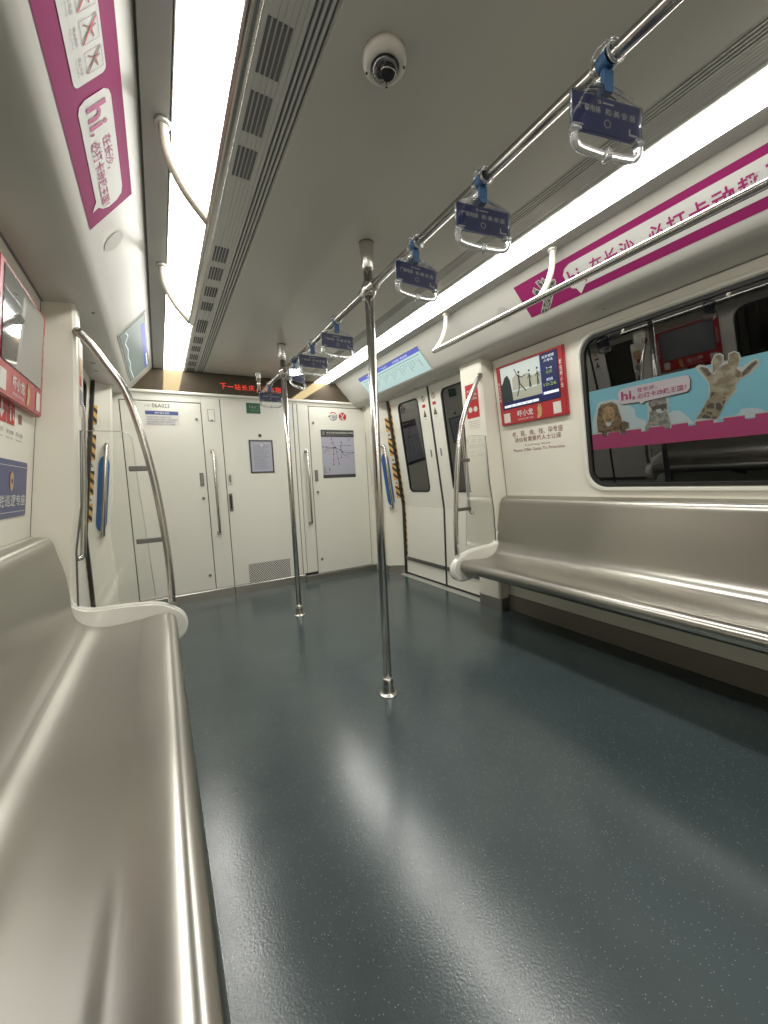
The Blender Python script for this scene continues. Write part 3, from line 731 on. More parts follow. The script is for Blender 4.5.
# hazard tapes, warning marks and pictograms on the door sides
def jamb(s):
    A = Vector((s*xw(1.0), 3.50, 1.0)); Bp = Vector((s*1.235, 3.582, 1.0)); A2 = Vector((s*xw(1.7), 3.50, 1.7))
    v = (A2-A).normalized(); u = (A-Bp)*s
    u = (u-v*u.dot(v)).normalized()
    # visible side must face -y: u x v = n
    n = u.cross(v)
    if n.y > 0: u = -u
    return frame(A, u, v)
for s in (1, -1):
    J = jamb(s)
    side = 'right' if s > 0 else 'left'
    t = thing('hazard_tape', 'yellow and black striped tape with warning triangles beside the far %s door' % side, 'warning tape', J)
    sg = -1 if s > 0 else 1     # direction from the door edge to the pillar corner, in canvas u
    u0, u1 = sorted((sg*.004, sg*.046))
    for (a, b) in ((.56, .70), (.30, .49), (.04, .22), (-.16, -.02)):
        rect(t, 'tape_patch', u0, u1, a, b, 'yellow', .0022)
        bm = B(); k = a+.004
        while k < b:
            q = [(u0, min(b, k+.045)), (u1, max(a, k)), (u1, min(b, max(a, k+.032))), (u0, min(b, k+.077))]
            vs = [bm.verts.new((p[0], p[1], .0032)) for p in q]
            bm.faces.new(vs)
            k += .072
        obj('black_stripe', bm, 'hazblk', t)
    for v in (.525, .26, .01):
        c = sg*.025
        flat(t, 'warning_triangle', [(c-.014, v-.012), (c+.014, v-.012), (c, v+.014)], 'hazblk', .0024)
        flat(t, 'warning_triangle_centre', [(c-.007, v-.008), (c+.007, v-.008), (c, v+.006)], 'yellow', .0034)
    # tape on the edge of the far leaf
    t = thing('door_edge_tape', 'narrow yellow and black tape running down the far edge of the %s door' % side, 'warning tape', W(s))
    for (v0, v1, name) in ((vz(.76), vz(1.84), 'tape_upper'),):
        u0, u1 = sorted((-s*3.43, -s*3.450))
        rect(t, name, u0, u1, v0, v1, 'yellow', .0015)
        bm = B(); k = v0
        while k < v1-.07:
            bm.faces.new([bm.verts.new((p[0], p[1], .0025)) for p in ((u0, k+.03), (u1, k), (u1, k+.035), (u0, k+.065))]); k += .07
        obj('black_stripe', bm, 'hazblk', t)
    bm = B(); x = xw(.75, s)-s*.0015
    bm.faces.new([bm.verts.new(p) for p in ((x, 3.43, .21), (x, 3.45, .21), (x, 3.45, .745), (x, 3.43, .745))])
    o = obj('tape_lower', bm, 'yellow', t); o.matrix_parent_inverse = W(s).inverted()
    bm = B(); k = .21; x -= s*.001
    while k < .68:
        bm.faces.new([bm.verts.new(p) for p in ((x, 3.43, k), (x, 3.45, k+.03), (x, 3.45, k+.065), (x, 3.43, k+.035))]); k += .07
    o = obj('black_stripe', bm, 'hazblk', t); o.matrix_parent_inverse = W(s).inverted()

    # blue grip recess with upright handle on the far pillar
    t = thing('door_side_grip', 'blue oval recess with upright steel handle beside the %s door and the cab wall' % side, 'handle', J)
    c0, c1 = sorted((sg*.072, sg*.150))
    cm, hw_ = (c0+c1)/2, (c1-c0)/2
    pts = [(cm+hw_*math.cos(a_), .265+.075*math.sin(a_)) for a_ in [PI*k/14 for k in range(15)]]+[(cm+hw_*math.cos(a_), -.155+.075*math.sin(a_)) for a_ in [PI+PI*k/14 for k in range(15)]]
    flat(t, 'recess_rim', pts, 'blueins', .0015)
    JX = J
    yh = 3.515
    bm = B(); tube(bm, [(s*1.205, 3.60, 1.40), (s*1.197, yh+.01, 1.405), (s*1.198, yh, 1.39), (s*1.24, yh, 1.06), (s*1.276, yh, .75), (s*1.278, yh+.01, .735), (s*1.285, 3.57, .73)], .0150, 12)
    o = obj('grip_bar', bm, 'steel', t); o.matrix_parent_inverse = J.inverted()
    # small inspection hatch outline low on the jamb
    t = thing('inspection_hatch', 'small cream hatch with round key lock low on the %s far pillar' % side, 'hatch', J)
    a, b = sorted((sg*.02, sg*.098))
    strokes(t, 'hatch_joint', [[(a, -.95), (a, -.47), (b, -.47), (b, -.95)]], .003, 'seal', .0025)
    flat(t, 'key_lock', disc((a+b)/2-.01*sg, -.50, .009), 'lock', .003)

    # door leaf pictograms: no leaning, red bar, warning triangle
    for far in (True, False):
        yc = 2.878 if far else 2.725
        which = 'far' if far else 'near'
        t = thing('door_sticker', 'prohibition circle over a warning triangle on the %s leaf of the %s door' % (which, side), 'sticker', at(W(s), -s*yc, 0))
        ring(t, 'prohibition_ring', 0, vz(1.762), .026, .020, 'brown')
        strokes(t, 'prohibition_figure', [[(-.016, vz(1.78)), (.016, vz(1.745))], [(-.002, vz(1.78)), (-.002, vz(1.75)), (.008, vz(1.742))]], .005, 'brown')
        rect(t, 'caption_bar', -.024, .024, vz(1.685), vz(1.712), 'redprt')
        flat(t, 'warning_triangle', [(-.025, vz(1.60)), (.025, vz(1.60)), (0, vz(1.665))], 'hazblk')
        flat(t, 'warning_triangle_centre', [(-.012, vz(1.608)), (.012, vz(1.608)), (0, vz(1.64))], 'brown', .0016)
        text(t, '小心夹手', -.022, .022, vz(1.578), vz(1.588), 'greyprt')

# ------------------------------------------------------------------ lamps, vents
for s in (1, -1):
    side = 'right' if s > 0 else 'left'
    t = thing('ceiling_light', 'long glowing strip light along the %s side of the ceiling' % side, 'light', Matrix.Translation((s*.69, 0, 2.1)))
    bm = B(); prism(bm, [(-.079, .0), (-.079, .03), (.079, .03), (.079, .0), (.0755, .0), (.0755, .01), (-.0755, .01), (-.0755, .0)], Y0, 3.905); obj('housing', bm, 'sill', t)
    ys = [Y0, -1.75, -.15, 1.45, 3.05, 3.90]
    for a, b in zip(ys[:-1], ys[1:]):
        bm = B(); n = 8
        pr = [(-.0745+.149*k/n, -.001-.004*math.sin(PI*k/n)) for k in range(n+1)]
        sheet(bm, pr if True else pr[::-1], a+.0012, b-.0012)
        bmesh.ops.recalc_face_normals(bm, faces=bm.faces)
        for f in bm.faces:
            f.smooth = True
            if f.normal.z > 0: f.normal_flip()
        obj('diffuser', bm, 'lamp', t)
    # air vent extrusion
    t = thing('air_vent', 'grooved air outlet strip beside the %s strip light' % side, 'vent', Matrix.Translation((0, 0, 2.1)))
    pr = [(.4515, .004), (.4515, 0)]
    for c in (.457, .471, .4845, .4975): pr += [(c-.0035, 0), (c-.0030, .009), (c+.0030, .009), (c+.0035, 0)]
    pr += [(.505, .001), (.5105, .0), (.512, .002), (.5135, 0), (.524, .001), (.5255, .003), (.527, .001), (.537, .002), (.5385, .004), (.540, .002), (.551, .002), (.5525, .004), (.554, .002), (.565, .002), (.5665, .004), (.568, .002), (.585, .002), (.590, -.002), (.602, -.003), (.608, -.001), (.611, .004)]
    bm = B(); sheet(bm, [(s*a, b) for a, b in pr], Y0, 3.905)
    obj('extrusion', bm, 'vent', t)
    bm = B()
    for c in (.457, .471, .4845, .4975): box(bm, min(s*(c-.0030), s*(c+.0030)), max(s*(c-.0030), s*(c+.0030)), Y0, 3.905, .006, .0085)
    obj('groove_strip', bm, 'slot', t)  # dark strips laid along the groove bottoms
    yl = [(-.02, .115), (.165, .30), (.35, .475), (.927, 1.061), (1.113, 1.245), (1.303, 1.431), (1.87, 1.992), (2.05, 2.17), (2.255, 2.364), (2.446, 2.556), (2.709, 2.926), (3.02, 3.148), (3.216, 3.331), (3.416, 3.545), (3.609, 3.737), (3.80, 3.895)]
    for (a, b) in (yl if s < 0 else []):
        bm = B()
        for k in range(5):
            x = .5285+k*.0125
            box(bm, min(s*x, s*(x+.0078)), max(s*x, s*(x+.0078)), a, b, .0002, .0065)
        obj('slot_group', bm, 'slot', t)

# header with LED line display
t = thing('led_display', 'dark glossy header panel with red scrolling characters above the cab door', 'display', Matrix.Translation((0, 3.905, 1.913)))
bm = B()
prism(bm, [(-1.055, 0), (1.055, 0), (.845, .192), (-.845, .192)], -.006, .008, 'XZ')
obj('smoked_panel', bm, 'header', t)
ms = '下一站长庆，请右侧开'
for i, ch in enumerate(ms):
    x0 = -.318+.064*i
    src = text_mesh(ch, .0)
    if ch == '，': w0, w1, z0, z1 = x0+.004, x0+.02, .050, .066
    elif ch == '一': w0, w1, z0, z1 = x0, x0+.052, .073, .079
    else: w0, w1, z0, z1 = x0, x0+.054, .050, .104
    # letters stand on the panel face, facing the saloon
    c = thing.__call__ if False else None
    me, a, b, cc, d = src[0].copy(), *src[1:]
    for v in me.vertices:
        v.co = (w0+(v.co.x-a)*(w1-w0)/max(b-a, 1e-6), -.0085, z0+(v.co.y-cc)*(z1-z0)/max(d-cc, 1e-6))
    me.materials.clear(); me.materials.append(M['led'])
    o = bpy.data.objects.new('led_character', me); COL.objects.link(o); o.parent = t

# ------------------------------------------------------------------ poles and rails
PR = .0195
def centre_pole(y, label):
    t = thing('grab_pole', label, 'pole', Matrix.Translation((0, y, 0)))
    bm = B(); tube(bm, [(0, 0, .02), (0, 0, 1.0), (0, 0, 2.085)], PR, 24); obj('tube', bm, 'steel', t)
    bm = B(); lathe(bm, [(.046, 0), (.046, .004), (.043, .007), (.030, .009), (.0275, .014), (.0265, .05), (.0245, .078), (.021, .083), (.0196, .083)]); obj('floor_flange', bm, 'steel', t)
    bm = B(); lathe(bm, [(.0196, -.115), (.0215, -.113), (.0245, -.108), (.027, -.06), (.033, -.012), (.034, 0)], z0=2.1); obj('ceiling_flange', bm, 'steel', t)
    bm = B(); lathe(bm, [(.0197, -.032), (.027, -.027), (.033, -.012), (.034, 0), (.033, .012), (.027, .027), (.0197, .032)], z0=1.902)
    tube(bm, [(0, -.062, 1.902), (0, -.058, 1.902), (0, .058, 1.902), (0, .062, 1.902)], [.0205, .0235, .0235, .0205], 20)
    obj('rail_joint', bm, 'steel', t)
    return t
centre_pole(1.566, 'steel floor-to-ceiling pole nearest the camera in the aisle')
centre_pole(2.946, 'steel floor-to-ceiling pole standing in front of the cab door')
t = thing('overhead_rail', 'long steel handrail under the centre of the ceiling with hanging straps', 'handrail', Matrix.Translation((0, 0, 1.902)))
bm = B(); tube(bm, [(0, Y0+.1, 0), (0, 0, 0), (0, 1.502, 0)], .0152, 24); tube(bm, [(0, 1.63, 0), (0, 2.882, 0)], .0152, 24); tube(bm, [(0, 3.01, 0), (0, 3.70, 0), (0, 3.735, .008), (0, 3.748, .03)], .0152, 24)
obj('rail_tube', bm, 'steelY', t)
bm = B(); tube(bm, [(0, 3.75, .015), (0, 3.75, .192)], .0175, 20); obj('ceiling_post', bm, 'steel', t)
bm = B(); lathe(bm, [(.018, .12), (.024, .122), (.026, .15), (.033, .19), (.034, .198)], 0, 3.75); obj('ceiling_flange', bm, 'steel', t)

for s in (1, -1):
    e = dy(s); side = 'right' if s > 0 else 'left'
    rx = .705 if s > 0 else .682
    t = thing('side_rail', 'steel grab rail with curved cream brackets along the %s cove above the seats' % side, 'handrail', Matrix.Translation((s*rx, 0, 1.85)))
    yend = 2.0+e+ (.02 if s < 0 else 0)
    bm = B(); tube(bm, [(0, -1.0, 0), (0, 0, 0), (0, yend-.02, 0), (0, yend, .004)], .0150, 20); obj('rail_tube', bm, 'steelY', t)
    for y in (yend, 1.217+e, .43+e, -.36+e, -1.0):
        c = catmull([(.108, 0, .25), (.107, 0, .20), (.098, 0, .15), (.062, 0, .075), (.006, 0, .004)], 8)
        bm = B(); tube(bm, [(s*p.x, y, p.z) for p in c], .0135, 16); obj('bracket', bm, 'post', t)
        bm = B(); lathe(bm, [(.0136, .236), (.021, .240), (.022, .2495)], s*.108, y, 18); obj('bracket_flange', bm, 'sill', t)

# ------------------------------------------------------------------ hanging straps
def make_strap():
    t = thing('hanging_strap', '', 'hand strap')
    # rail clip (clear rings), local origin on the rail axis, panel lies in local XZ
    bm = B()
    for y in (-.022, .022):
        tube(bm, [(.021*math.cos(a), y, .021*math.sin(a)) for a in [2*PI*k/20 for k in range(21)]], .0032, 8, False)
    for a in (.6, 1.6, 2.5):
        tube(bm, [(.024*math.cos(a), -.022, .024*math.sin(a)), (.030*math.cos(a), 0, .030*math.sin(a)), (.024*math.cos(a), .022, .024*math.sin(a))], .0028, 8)
    xform(bm, Matrix.Rotation(0, 4, 'Z')); obj('rail_clip', bm, 'grip', t)
    bm = B()
    loop = [(.0195*math.cos(a), .0195*math.sin(a)) for a in [PI*1.5-2*PI*k/24 for k in range(25)]]
    sheet(bm, loop, -.013, .013, 'XZ'); box(bm, -.0135, .0135, -.006, .006, -.050, -.018, .003)
    prism(bm, [(-.0135, -.050), (.0135, -.050), (.010, -.063), (-.010, -.063)], -.0055, .0055)
    obj('belt', bm, 'belt', t)
    base_n = len(t.children)
    # holder plate with arched top
    arch = [(-.090+.18*k/14, -.100+.027*math.sin(PI*k/14)) for k in range(15)]
    out = [(-.088, -.170)]+[(x, z) for x, z in arch]+[(.088, -.170)]
    hp = B(); prism(hp, out, -.0045, .0045); hold = obj('holder_plate', hp, 'acryl', t)
    bm = B(); tube(bm, [(x, 0, z) for x, z in arch], .0022, 6); tube(bm, [(-.090, 0, -.100), (-.088, 0, -.172)], .0022, 6); tube(bm, [(.090, 0, -.100), (.088, 0, -.172)], .0022, 6); obj('holder_rim', bm, 'grip', hold)
    bm = B(); box(bm, -.0855, .0855, -.0010, .0010, -.168, -.0975); ins = obj('blue_insert', bm, 'blue', t)
    for sgn in (-1, 1):   # printed on both faces
        fr = frame((0, sgn*.0014, 0), (-sgn, 0, 0), (0, 0, 1))
        c = bpy.data.objects.new('print', None)
        def tx(s_, u0, u1, v0, v1, b=.0):
            src, a, b_, cc, d = text_mesh(s_, b); me = src.copy()
            for v in me.vertices: v.co = fr @ Vector((u0+(v.co.x-a)*(u1-u0)/max(b_-a, 1e-6), v0+(v.co.y-cc)*(v1-v0)/max(d-cc, 1e-6), .0002))
            me.materials.clear(); me.materials.append(M['white']); o = bpy.data.objects.new('lettering', me); COL.objects.link(o); o.parent = ins
        tx('广联电梯', -.071, -.018, -.131, -.117, .01); tx('和·美·安·居', -.006, .073, -.131, -.117, .01)
        bm = B()
        for (u0, u1, v0, v1) in ((-.012, .016, -.1095, -.1065), (-.080, -.060, -.161, -.158), (.056, .060, -.160, -.146), (.060, .078, -.160, -.156)):
            bm.faces.new([bm.verts.new(fr @ Vector((a, b, .0002))) for a, b in ((u0, v0), (u1, v0), (u1, v1), (u0, v1))])
        for k in range(16):
            a, b = 2*PI*k/16, 2*PI*(k+1)/16
            bm.faces.new([bm.verts.new(fr @ Vector((rr_*math.cos(q), -.147+rr_*math.sin(q), .0002))) for rr_, q in ((.0085, a), (.0085, b), (.0068, b), (.0068, a))])
            bm.faces.new([bm.verts.new(fr @ Vector((-.020+rr_*math.cos(q), -.108+rr_*math.sin(q), .0002))) for rr_, q in ((.004, a), (.004, b), (.0022, b), (.0022, a))])
        obj('printed_mark', bm, 'white', ins)
    # clear grip
    gp = catmull([(-.080, 0, -.165), (-.0835, 0, -.183), (-.078, 0, -.199), (-.058, 0, -.2065), (0, 0, -.2095), (.058, 0, -.2065), (.078, 0, -.199), (.0835, 0, -.183), (.080, 0, -.165)], 6)
    bm = B(); tube(bm, gp, .0085, 12); obj('grip', bm, 'grip', t)
    bm = B()
    bm.free()
    for x in (-.080, .080): bm = B(); box(bm, x-.011, x+.011, -.008, .008, -.176, -.164, .002); obj('grip_collar', bm, 'grip', t)
    bm = B(); box(bm, -.005, .005, -.0105, .0105, -.220, -.199, .002); obj('grip_collar', bm, 'grip', t)
    for o in [c for c in t.children if c.name.split('.')[0] not in ('rail_clip', 'belt')]:
        for q in [o]+list(o.children):
            q.data = q.data if q.data.users == 1 else q.data.copy()
            q.data.transform(Matrix.Translation((0, 0, .024)) @ Matrix.Diagonal((1.04, 1, 1, 1)))
    return t
def copy_tree(o, parent=None):
    c = o.copy(); COL.objects.link(c)
    if parent is not None: c.parent = parent
    for ch in list(o.children): copy_tree(ch, c)
    return c
strap0 = make_strap()
ords = ['blue hanging strap nearest the camera, at top right', 'blue hanging strap second from the camera on the overhead rail', 'blue hanging strap third from the camera, just before the near pole',
        'blue hanging strap first beyond the near pole', 'blue hanging strap second beyond the near pole', 'turned hanging strap catching glare, just before the far pole', 'blue hanging strap beyond the far pole, in front of the green sign']
spots = [(.502, -14, 0), (.862, -10, 1), (1.20, 0, 0), (1.93, 0, 0), (2.30, 0, 1), (2.66, 38, -6), (3.36, 0, 0)]
for i, ((y, rz, rx), lb) in enumerate(zip(spots, ords)):
    o = strap0 if i == 0 else copy_tree(strap0)
    o.location = (0, y, 1.902); o.rotation_euler = (math.radians(rx), 0, math.radians(rz))
    tag(o, lb, 'hand strap', 'hanging straps on the overhead rail')

# ------------------------------------------------------------------ benches
seatprof = [(1.386, .45), (1.38, .40), (1.30, .368), (1.10, .368), (.97, .370), (.905, .374), (.875, .386), (.858, .412), (.862, .438), (.880, .455), (.905, .4605), (.96, .457), (1.04, .449), (1.11, .447), (1.165, .457), (1.205, .480),
            (1.232, .525), (1.25, .60), (1.268, .70), (1.287, .80), (1.296, .845), (1.308, .866), (1.325, .875), (1.348, .878), (1.368, .876), (1.383, .77)]
for s in (1, -1):
    e = dy(s); side = 'right' if s > 0 else 'left'
    t = thing('metro_bench', 'long brushed steel bench along the %s wall%s' % (side, ' under the window with the animal advert' if s > 0 else ', in the foreground'), 'bench', Matrix.Translation((s*1.1, 0, 0)))
    pf = seatprof if s > 0 else [(a+(.022 if 1.10 < a < 1.24 and .42 < b < .55 else .010 if 1.24 < a < 1.26 and b < .62 else 0), b) for a, b in seatprof]
    pr = [tuple(p) for p in catmull([(a, b, 0) for a, b in pf], 5)]
    pr = [(s*((a+.010 if (s < 0 and a < 1.) else a)-1.1), b) for a, b, _ in pr]
    ya, yb = -1.03+e, 2.012+e
    bm = B(); prism(bm, pr, ya, yb)
    o = obj('seat_shell', bm, 'seat', t)
    for p_ in o.data.polygons: p_.use_smooth = len(p_.vertices) == 4
    # moulded end caps
    k_ = .016 if s < 0 else 0.
    capo = catmull([(1.266, .625, 0), (1.252, .570, 0), (1.20, .538, 0), (1.10, .531, 0), (1.0, .523, 0), (.925, .508, 0), (.862+k_*.8, .480, 0), (.818+k_, .443, 0), (.803+k_, .400, 0), (.812+k_, .356, 0), (.842+k_*.6, .326, 0), (.88, .312, 0), (.93, .312, 0), (1.0, .325, 0), (1.12, .345, 0), (1.28, .36, 0), (1.33, .45, 0), (1.30, .58, 0)], 5, True)
    for (y0, y1) in ((yb-.018, yb+.034), (ya-.034, ya+.018)):
        bm = B(); prism(bm, [(s*(p.x-1.1), p.y) for p in capo], y0, y1)
        es = [e_ for e_ in bm.edges if len(e_.link_faces) == 2 and any(len(f.verts) > 6 for f in e_.link_faces)]
        bmesh.ops.bevel(bm, geom=es, offset=.008, segments=3, affect='EDGES')
        # cut away the volume over the seat: inner face sits back from the shell
        autosmooth(obj('end_cap', bm, 'cap', t), 50)
    # cantilever brackets below
    for y in (-.5, .5, 1.5):
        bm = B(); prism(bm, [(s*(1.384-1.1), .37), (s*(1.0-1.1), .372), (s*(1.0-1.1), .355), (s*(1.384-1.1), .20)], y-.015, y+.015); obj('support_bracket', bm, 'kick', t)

    # curved grab pole at the bench end, with its clear draught screen
    yb2 = 2.010+e
    t = thing('curved_grab_pole', 'curved steel pole at the end of the %s bench' % side, 'pole', Matrix.Translation((s*.86, yb2, .50)))
    k_ = .018 if s < 0 else 0.
    pth = catmull([(1.128, 0, 1.745), (1.095, 0, 1.705), (1.045, 0, 1.622), (.985, 0, 1.512), (.925+k_, 0, 1.345), (.884+k_, 0, 1.08), (.862+k_, 0, .79), (.858+k_, 0, .60), (.862+k_, 0, .50)], 8)
    bm = B(); tube(bm, [(s*(p.x-.86), .012, p.z-.50) for p in pth], .0165, 20); obj('tube', bm, 'steel', t)
    bm = B(); tube(bm, [(s*(1.118-.86), .015, 1.232), (s*(1.138-.86), .030, 1.252)], [.017, .02], 16); obj('pillar_socket', bm, 'steel', t)
    for z in (1.155, .815):
        xa = (.885 if z > 1 else .862)+k_
        bm = B(); box(bm, min(s*(xa-.86), s*(1.0-.86)), max(s*(xa-.86), s*(1.0-.86)), .004, .020, z-.50-.012, z-.50+.012, .004); obj('screen_bracket', bm, 'lock', t)
    t = thing('draught_screen', 'clear see-through screen between the %s bench end and the door' % side, 'screen', Matrix.Translation((0, yb2+.010, 0)))
    pts = [(.945, .545), (1.243, .545), (1.226, .80), (1.190, 1.0), (1.163, 1.325)]+[(1.02-.045*math.sin(k*PI/12)-.0, 1.28+.045*math.cos(k*PI/12)) for k in range(0, 7)]+[(.970, 1.10), (.955, .80)]
    bm = B(); prism(bm, [(s*a, b) for a, b in pts], -.003, .003); obj('clear_sheet', bm, 'clear', t)
    bm = B(); tube(bm, [(s*a, 0, b) for a, b in pts[4:]+[pts[0]]], .0016, 6); obj('sheet_edge', bm, 'sill', t)
    bm = B(); tube(bm, [(s*(a-.003), 0, b) for a, b in pts[1:5]], .004, 8); obj('pillar_gasket', bm, 'lock', t)

    # short upright handle on the door side of the pillar
    t = thing('upright_grab_bar', 'short upright steel handle on the door pillar at the %s bench end' % side, 'handle', Matrix.Translation((0, 2.268, 0)))
    bm = B(); tube(bm, [(s*1.178, -.020, 1.465), (s*1.170, -.006, 1.465), (s*1.163, 0, 1.450), (s*1.188, 0, 1.1), (s*1.222, 0, .765), (s*1.232, -.006, .75), (s*1.245, -.022, .75)], .0125, 12); obj('grip_bar', bm, 'steel', t)

# long upright handles between the cab wall doors
for (x, lb) in ((-.431, 'tall steel handle left of the cab door'), (.473, 'tall steel handle right of the cab door')):
    t = thing('cab_wall_handle', lb, 'handle', Matrix.Translation((x, 3.91, .62)))
    bm = B(); tube(bm, [(0, 0, .0), (0, -.045, .0), (0, -.058, .012), (0, -.058, .40), (0, -.058, .752), (0, -.045, .765), (0, 0, .765)], .0125, 14); obj('bar', bm, 'steel', t)
    bm = B()
    for z in (0, .765): lathe(bm, [(.013, 0), (.019, .001), (.019, .004)], 0, 0, 16, z0=0) if False else box(bm, -.018, .018, -.004, .0, z-.018, z+.018, .002)
    obj('mount_plate', bm, 'steel', t)

# ------------------------------------------------------------------ dome camera
t = thing('dome_camera', 'round cream security camera with black dome on the ceiling', 'camera', Matrix.Translation((-.310, .880, 2.1)))
bm = B(); lathe(bm, [(.056, 0), (.056, -.010), (.053, -.018), (.046, -.0235), (.038, -.0255), (.0355, -.025), (.035, -.020)]); obj('housing', bm, 'camw', t)
bm = B(); lathe(bm, [(.035, -.020), (.0335, -.030), (.028, -.039), (.018, -.0445), (.0, -.0465)]); obj('dome', bm, 'lens', t)
bm = B(); tube(bm, [(.0, -.006, -.028), (.0, -.015, -.0455)], [.017, .018], 20)
l_ = obj('lens_barrel', bm, 'black', t)
bm = B(); tube(bm, [(.018*math.cos(a), -.0155+.016*math.sin(a), -.0455+.006*math.sin(a)) for a in [2*PI*k/24 for k in range(25)]], .0012, 6, False); obj('lens_ring', bm, 'steel', l_)
for a in (2.4, -.5, .95):
    bm = B(); lathe(bm, [(.0, -.0245), (.0028, -.0245), (.003, -.018)], .0475*math.cos(a), .0475*math.sin(a), 10); obj('screw', bm, 'black', t)

# ------------------------------------------------------------------ cove adverts
# right banner
t = thing('advert_banner', 'magenta banner with white speech bubble and hand on the right cove', 'advert', at(K(1), .032, -.004))
Vt, Vb = -.052, -.245
flat(t, 'magenta_sheet', [(-1.530, Vb), (1.0, Vb), (1.0, Vt), (-1.545, Vt)], 'pink', .0012)
bub = [(-1.275, -.118), (-1.258, -.095), (-1.228, -.082), (.95, -.082), (.95, -.205), (-1.195, -.205), (-1.232, -.240), (-1.242, -.205), (-1.262, -.195), (-1.275, -.165)]
flat(t, 'speech_bubble', bub, 'white', .0022)
text(t, 'hi,', -1.255, -1.178, -.198, -.112, 'magtxt', .0032, .010)
chars = '在长沙'
for i, ch in enumerate(chars): text(t, ch, -1.146+.068*i, -1.088+.068*i, -.178, -.110, 'magtxt', .0032, .014)
text(t, '，', -.93, -.915, -.175, -.155, 'magtxt', .0032, .010)
for i, ch in enumerate('必打卡动趣王国！'): text(t, ch, -.901+.072*i, -.838+.072*i, -.182, -.110, 'magtxt', .0032, .014)
hp = PLY['hand']
cx = sum(p[0] for p in hp)/len(hp); cy = sum(p[1] for p in hp)/len(hp)
bm = B(); outl = []
for i in range(len(hp)):
    a, b, c = Vector(hp[i-1]), Vector(hp[i]), Vector(hp[(i+1) % len(hp)])
    n = ((b-a).normalized()+(c-b).normalized()); n = Vector((-n.y, n.x))
    if n.length > 1e-6: n.normalize()
    outl.append(b+n*.0045)
area = sum(hp[i-1][0]*hp[i][1]-hp[i][0]*hp[i-1][1] for i in range(len(hp)))
if area > 0: outl = [Vector(hp[i])*2-outl[i] for i in range(len(hp))]
bm.free()
flat(t, 'hand_outline', [(p[0], max(p[1], Vb)) for p in outl], 'white', .0020)
flat(t, 'hand_print', [(p[0], max(p[1], Vb)) for p in hp], 'handprt', .0030)
# left banner
t = thing('advert_banner', 'magenta banner with pictogram card and speech bubble on the left cove', 'advert', K(-1))
flat(t, 'magenta_sheet', [(-1.0, Vb), (1.640, Vb), (1.622, Vt), (-1.0, Vt)], 'pink', .0012)
flat(t, 'white_card', rrect(-.6, 1.150, -.193, -.095, .014, 4), 'white', .0022)
for k in range(8):
    u = 1.022-k*.0625+(.062 if False else 0)
u_list = [1.084, 1.020, .955, .89, .82, .75, .68, .61, .54]
for i, u in enumerate(u_list):
    strokes(t, 'pictogram_frame', [[(u, -.150), (u+.048, -.150), (u+.048, -.103), (u, -.103), (u, -.150)]], .0012, 'greyprt', .0030)
    strokes(t, 'pictogram_figure', [[(u+.010, -.140), (u+.022, -.122), (u+.040, -.118)], [(u+.022, -.122), (u+.018, -.110)], [(u+.022, -.124), (u+.036, -.138)]], .004, 'brown', .0032)
    strokes(t, 'pictogram_bar', [[(u+.003, -.106), (u+.045, -.148)]], .004, 'redprt' if i else 'brown', .0036)
    text(t, ['禁止吊挂', '禁止躺卧', '禁止吸烟', '禁止饮食', '禁止乞讨', '禁止攀爬', '禁止嬉戏', '禁止倚靠', '禁止外放'][i], u+.004, u+.044, -.168, -.160, 'greyprt', .003)
    text(t, ['No Hanging', 'No Lying', 'No Smoking', 'No Eating', 'No Begging', 'No Climbing', 'No Playing', 'No Leaning', 'No Noise'][i], u+.004, u+.044, -.177, -.172, 'greyprt', .003)
flat(t, 'speech_bubble', [(1.188, -.110), (1.198, -.096), (1.215, -.0905), (1.545, -.0905), (1.575, -.097), (1.592, -.120), (1.596, -.155), (1.585, -.180), (1.566, -.195), (1.570, -.222), (1.535, -.200), (1.215, -.197), (1.197, -.190), (1.188, -.170)], 'white', .0022)
text(t, 'hi', 1.212, 1.282, -.172, -.110, 'magtxt', .0032, .02)
text(t, ',', 1.290, 1.298, -.176, -.160, 'magtxt', .0032, .02)
text(t, '在长沙，', 1.318, 1.440, -.138, -.108, 'magtxt', .0032, .010)
text(t, '必打卡动趣王国！', 1.318, 1.580, -.180, -.146, 'magtxt', .0032, .010)

# speaker grilles
for s, u, side in ((1, -1.648, 'right'), (-1, 1.80, 'left')):
    t = thing('speaker_grille', 'faint round perforated speaker disc on the %s cove' % side, 'speaker', at(K(s), u, -.160))
    flat(t, 'perforated_disc', disc(0, 0, .045, 28), 'spk', .0015)
    ring(t, 'rim', 0, 0, .047, .045, 'cove', .002)

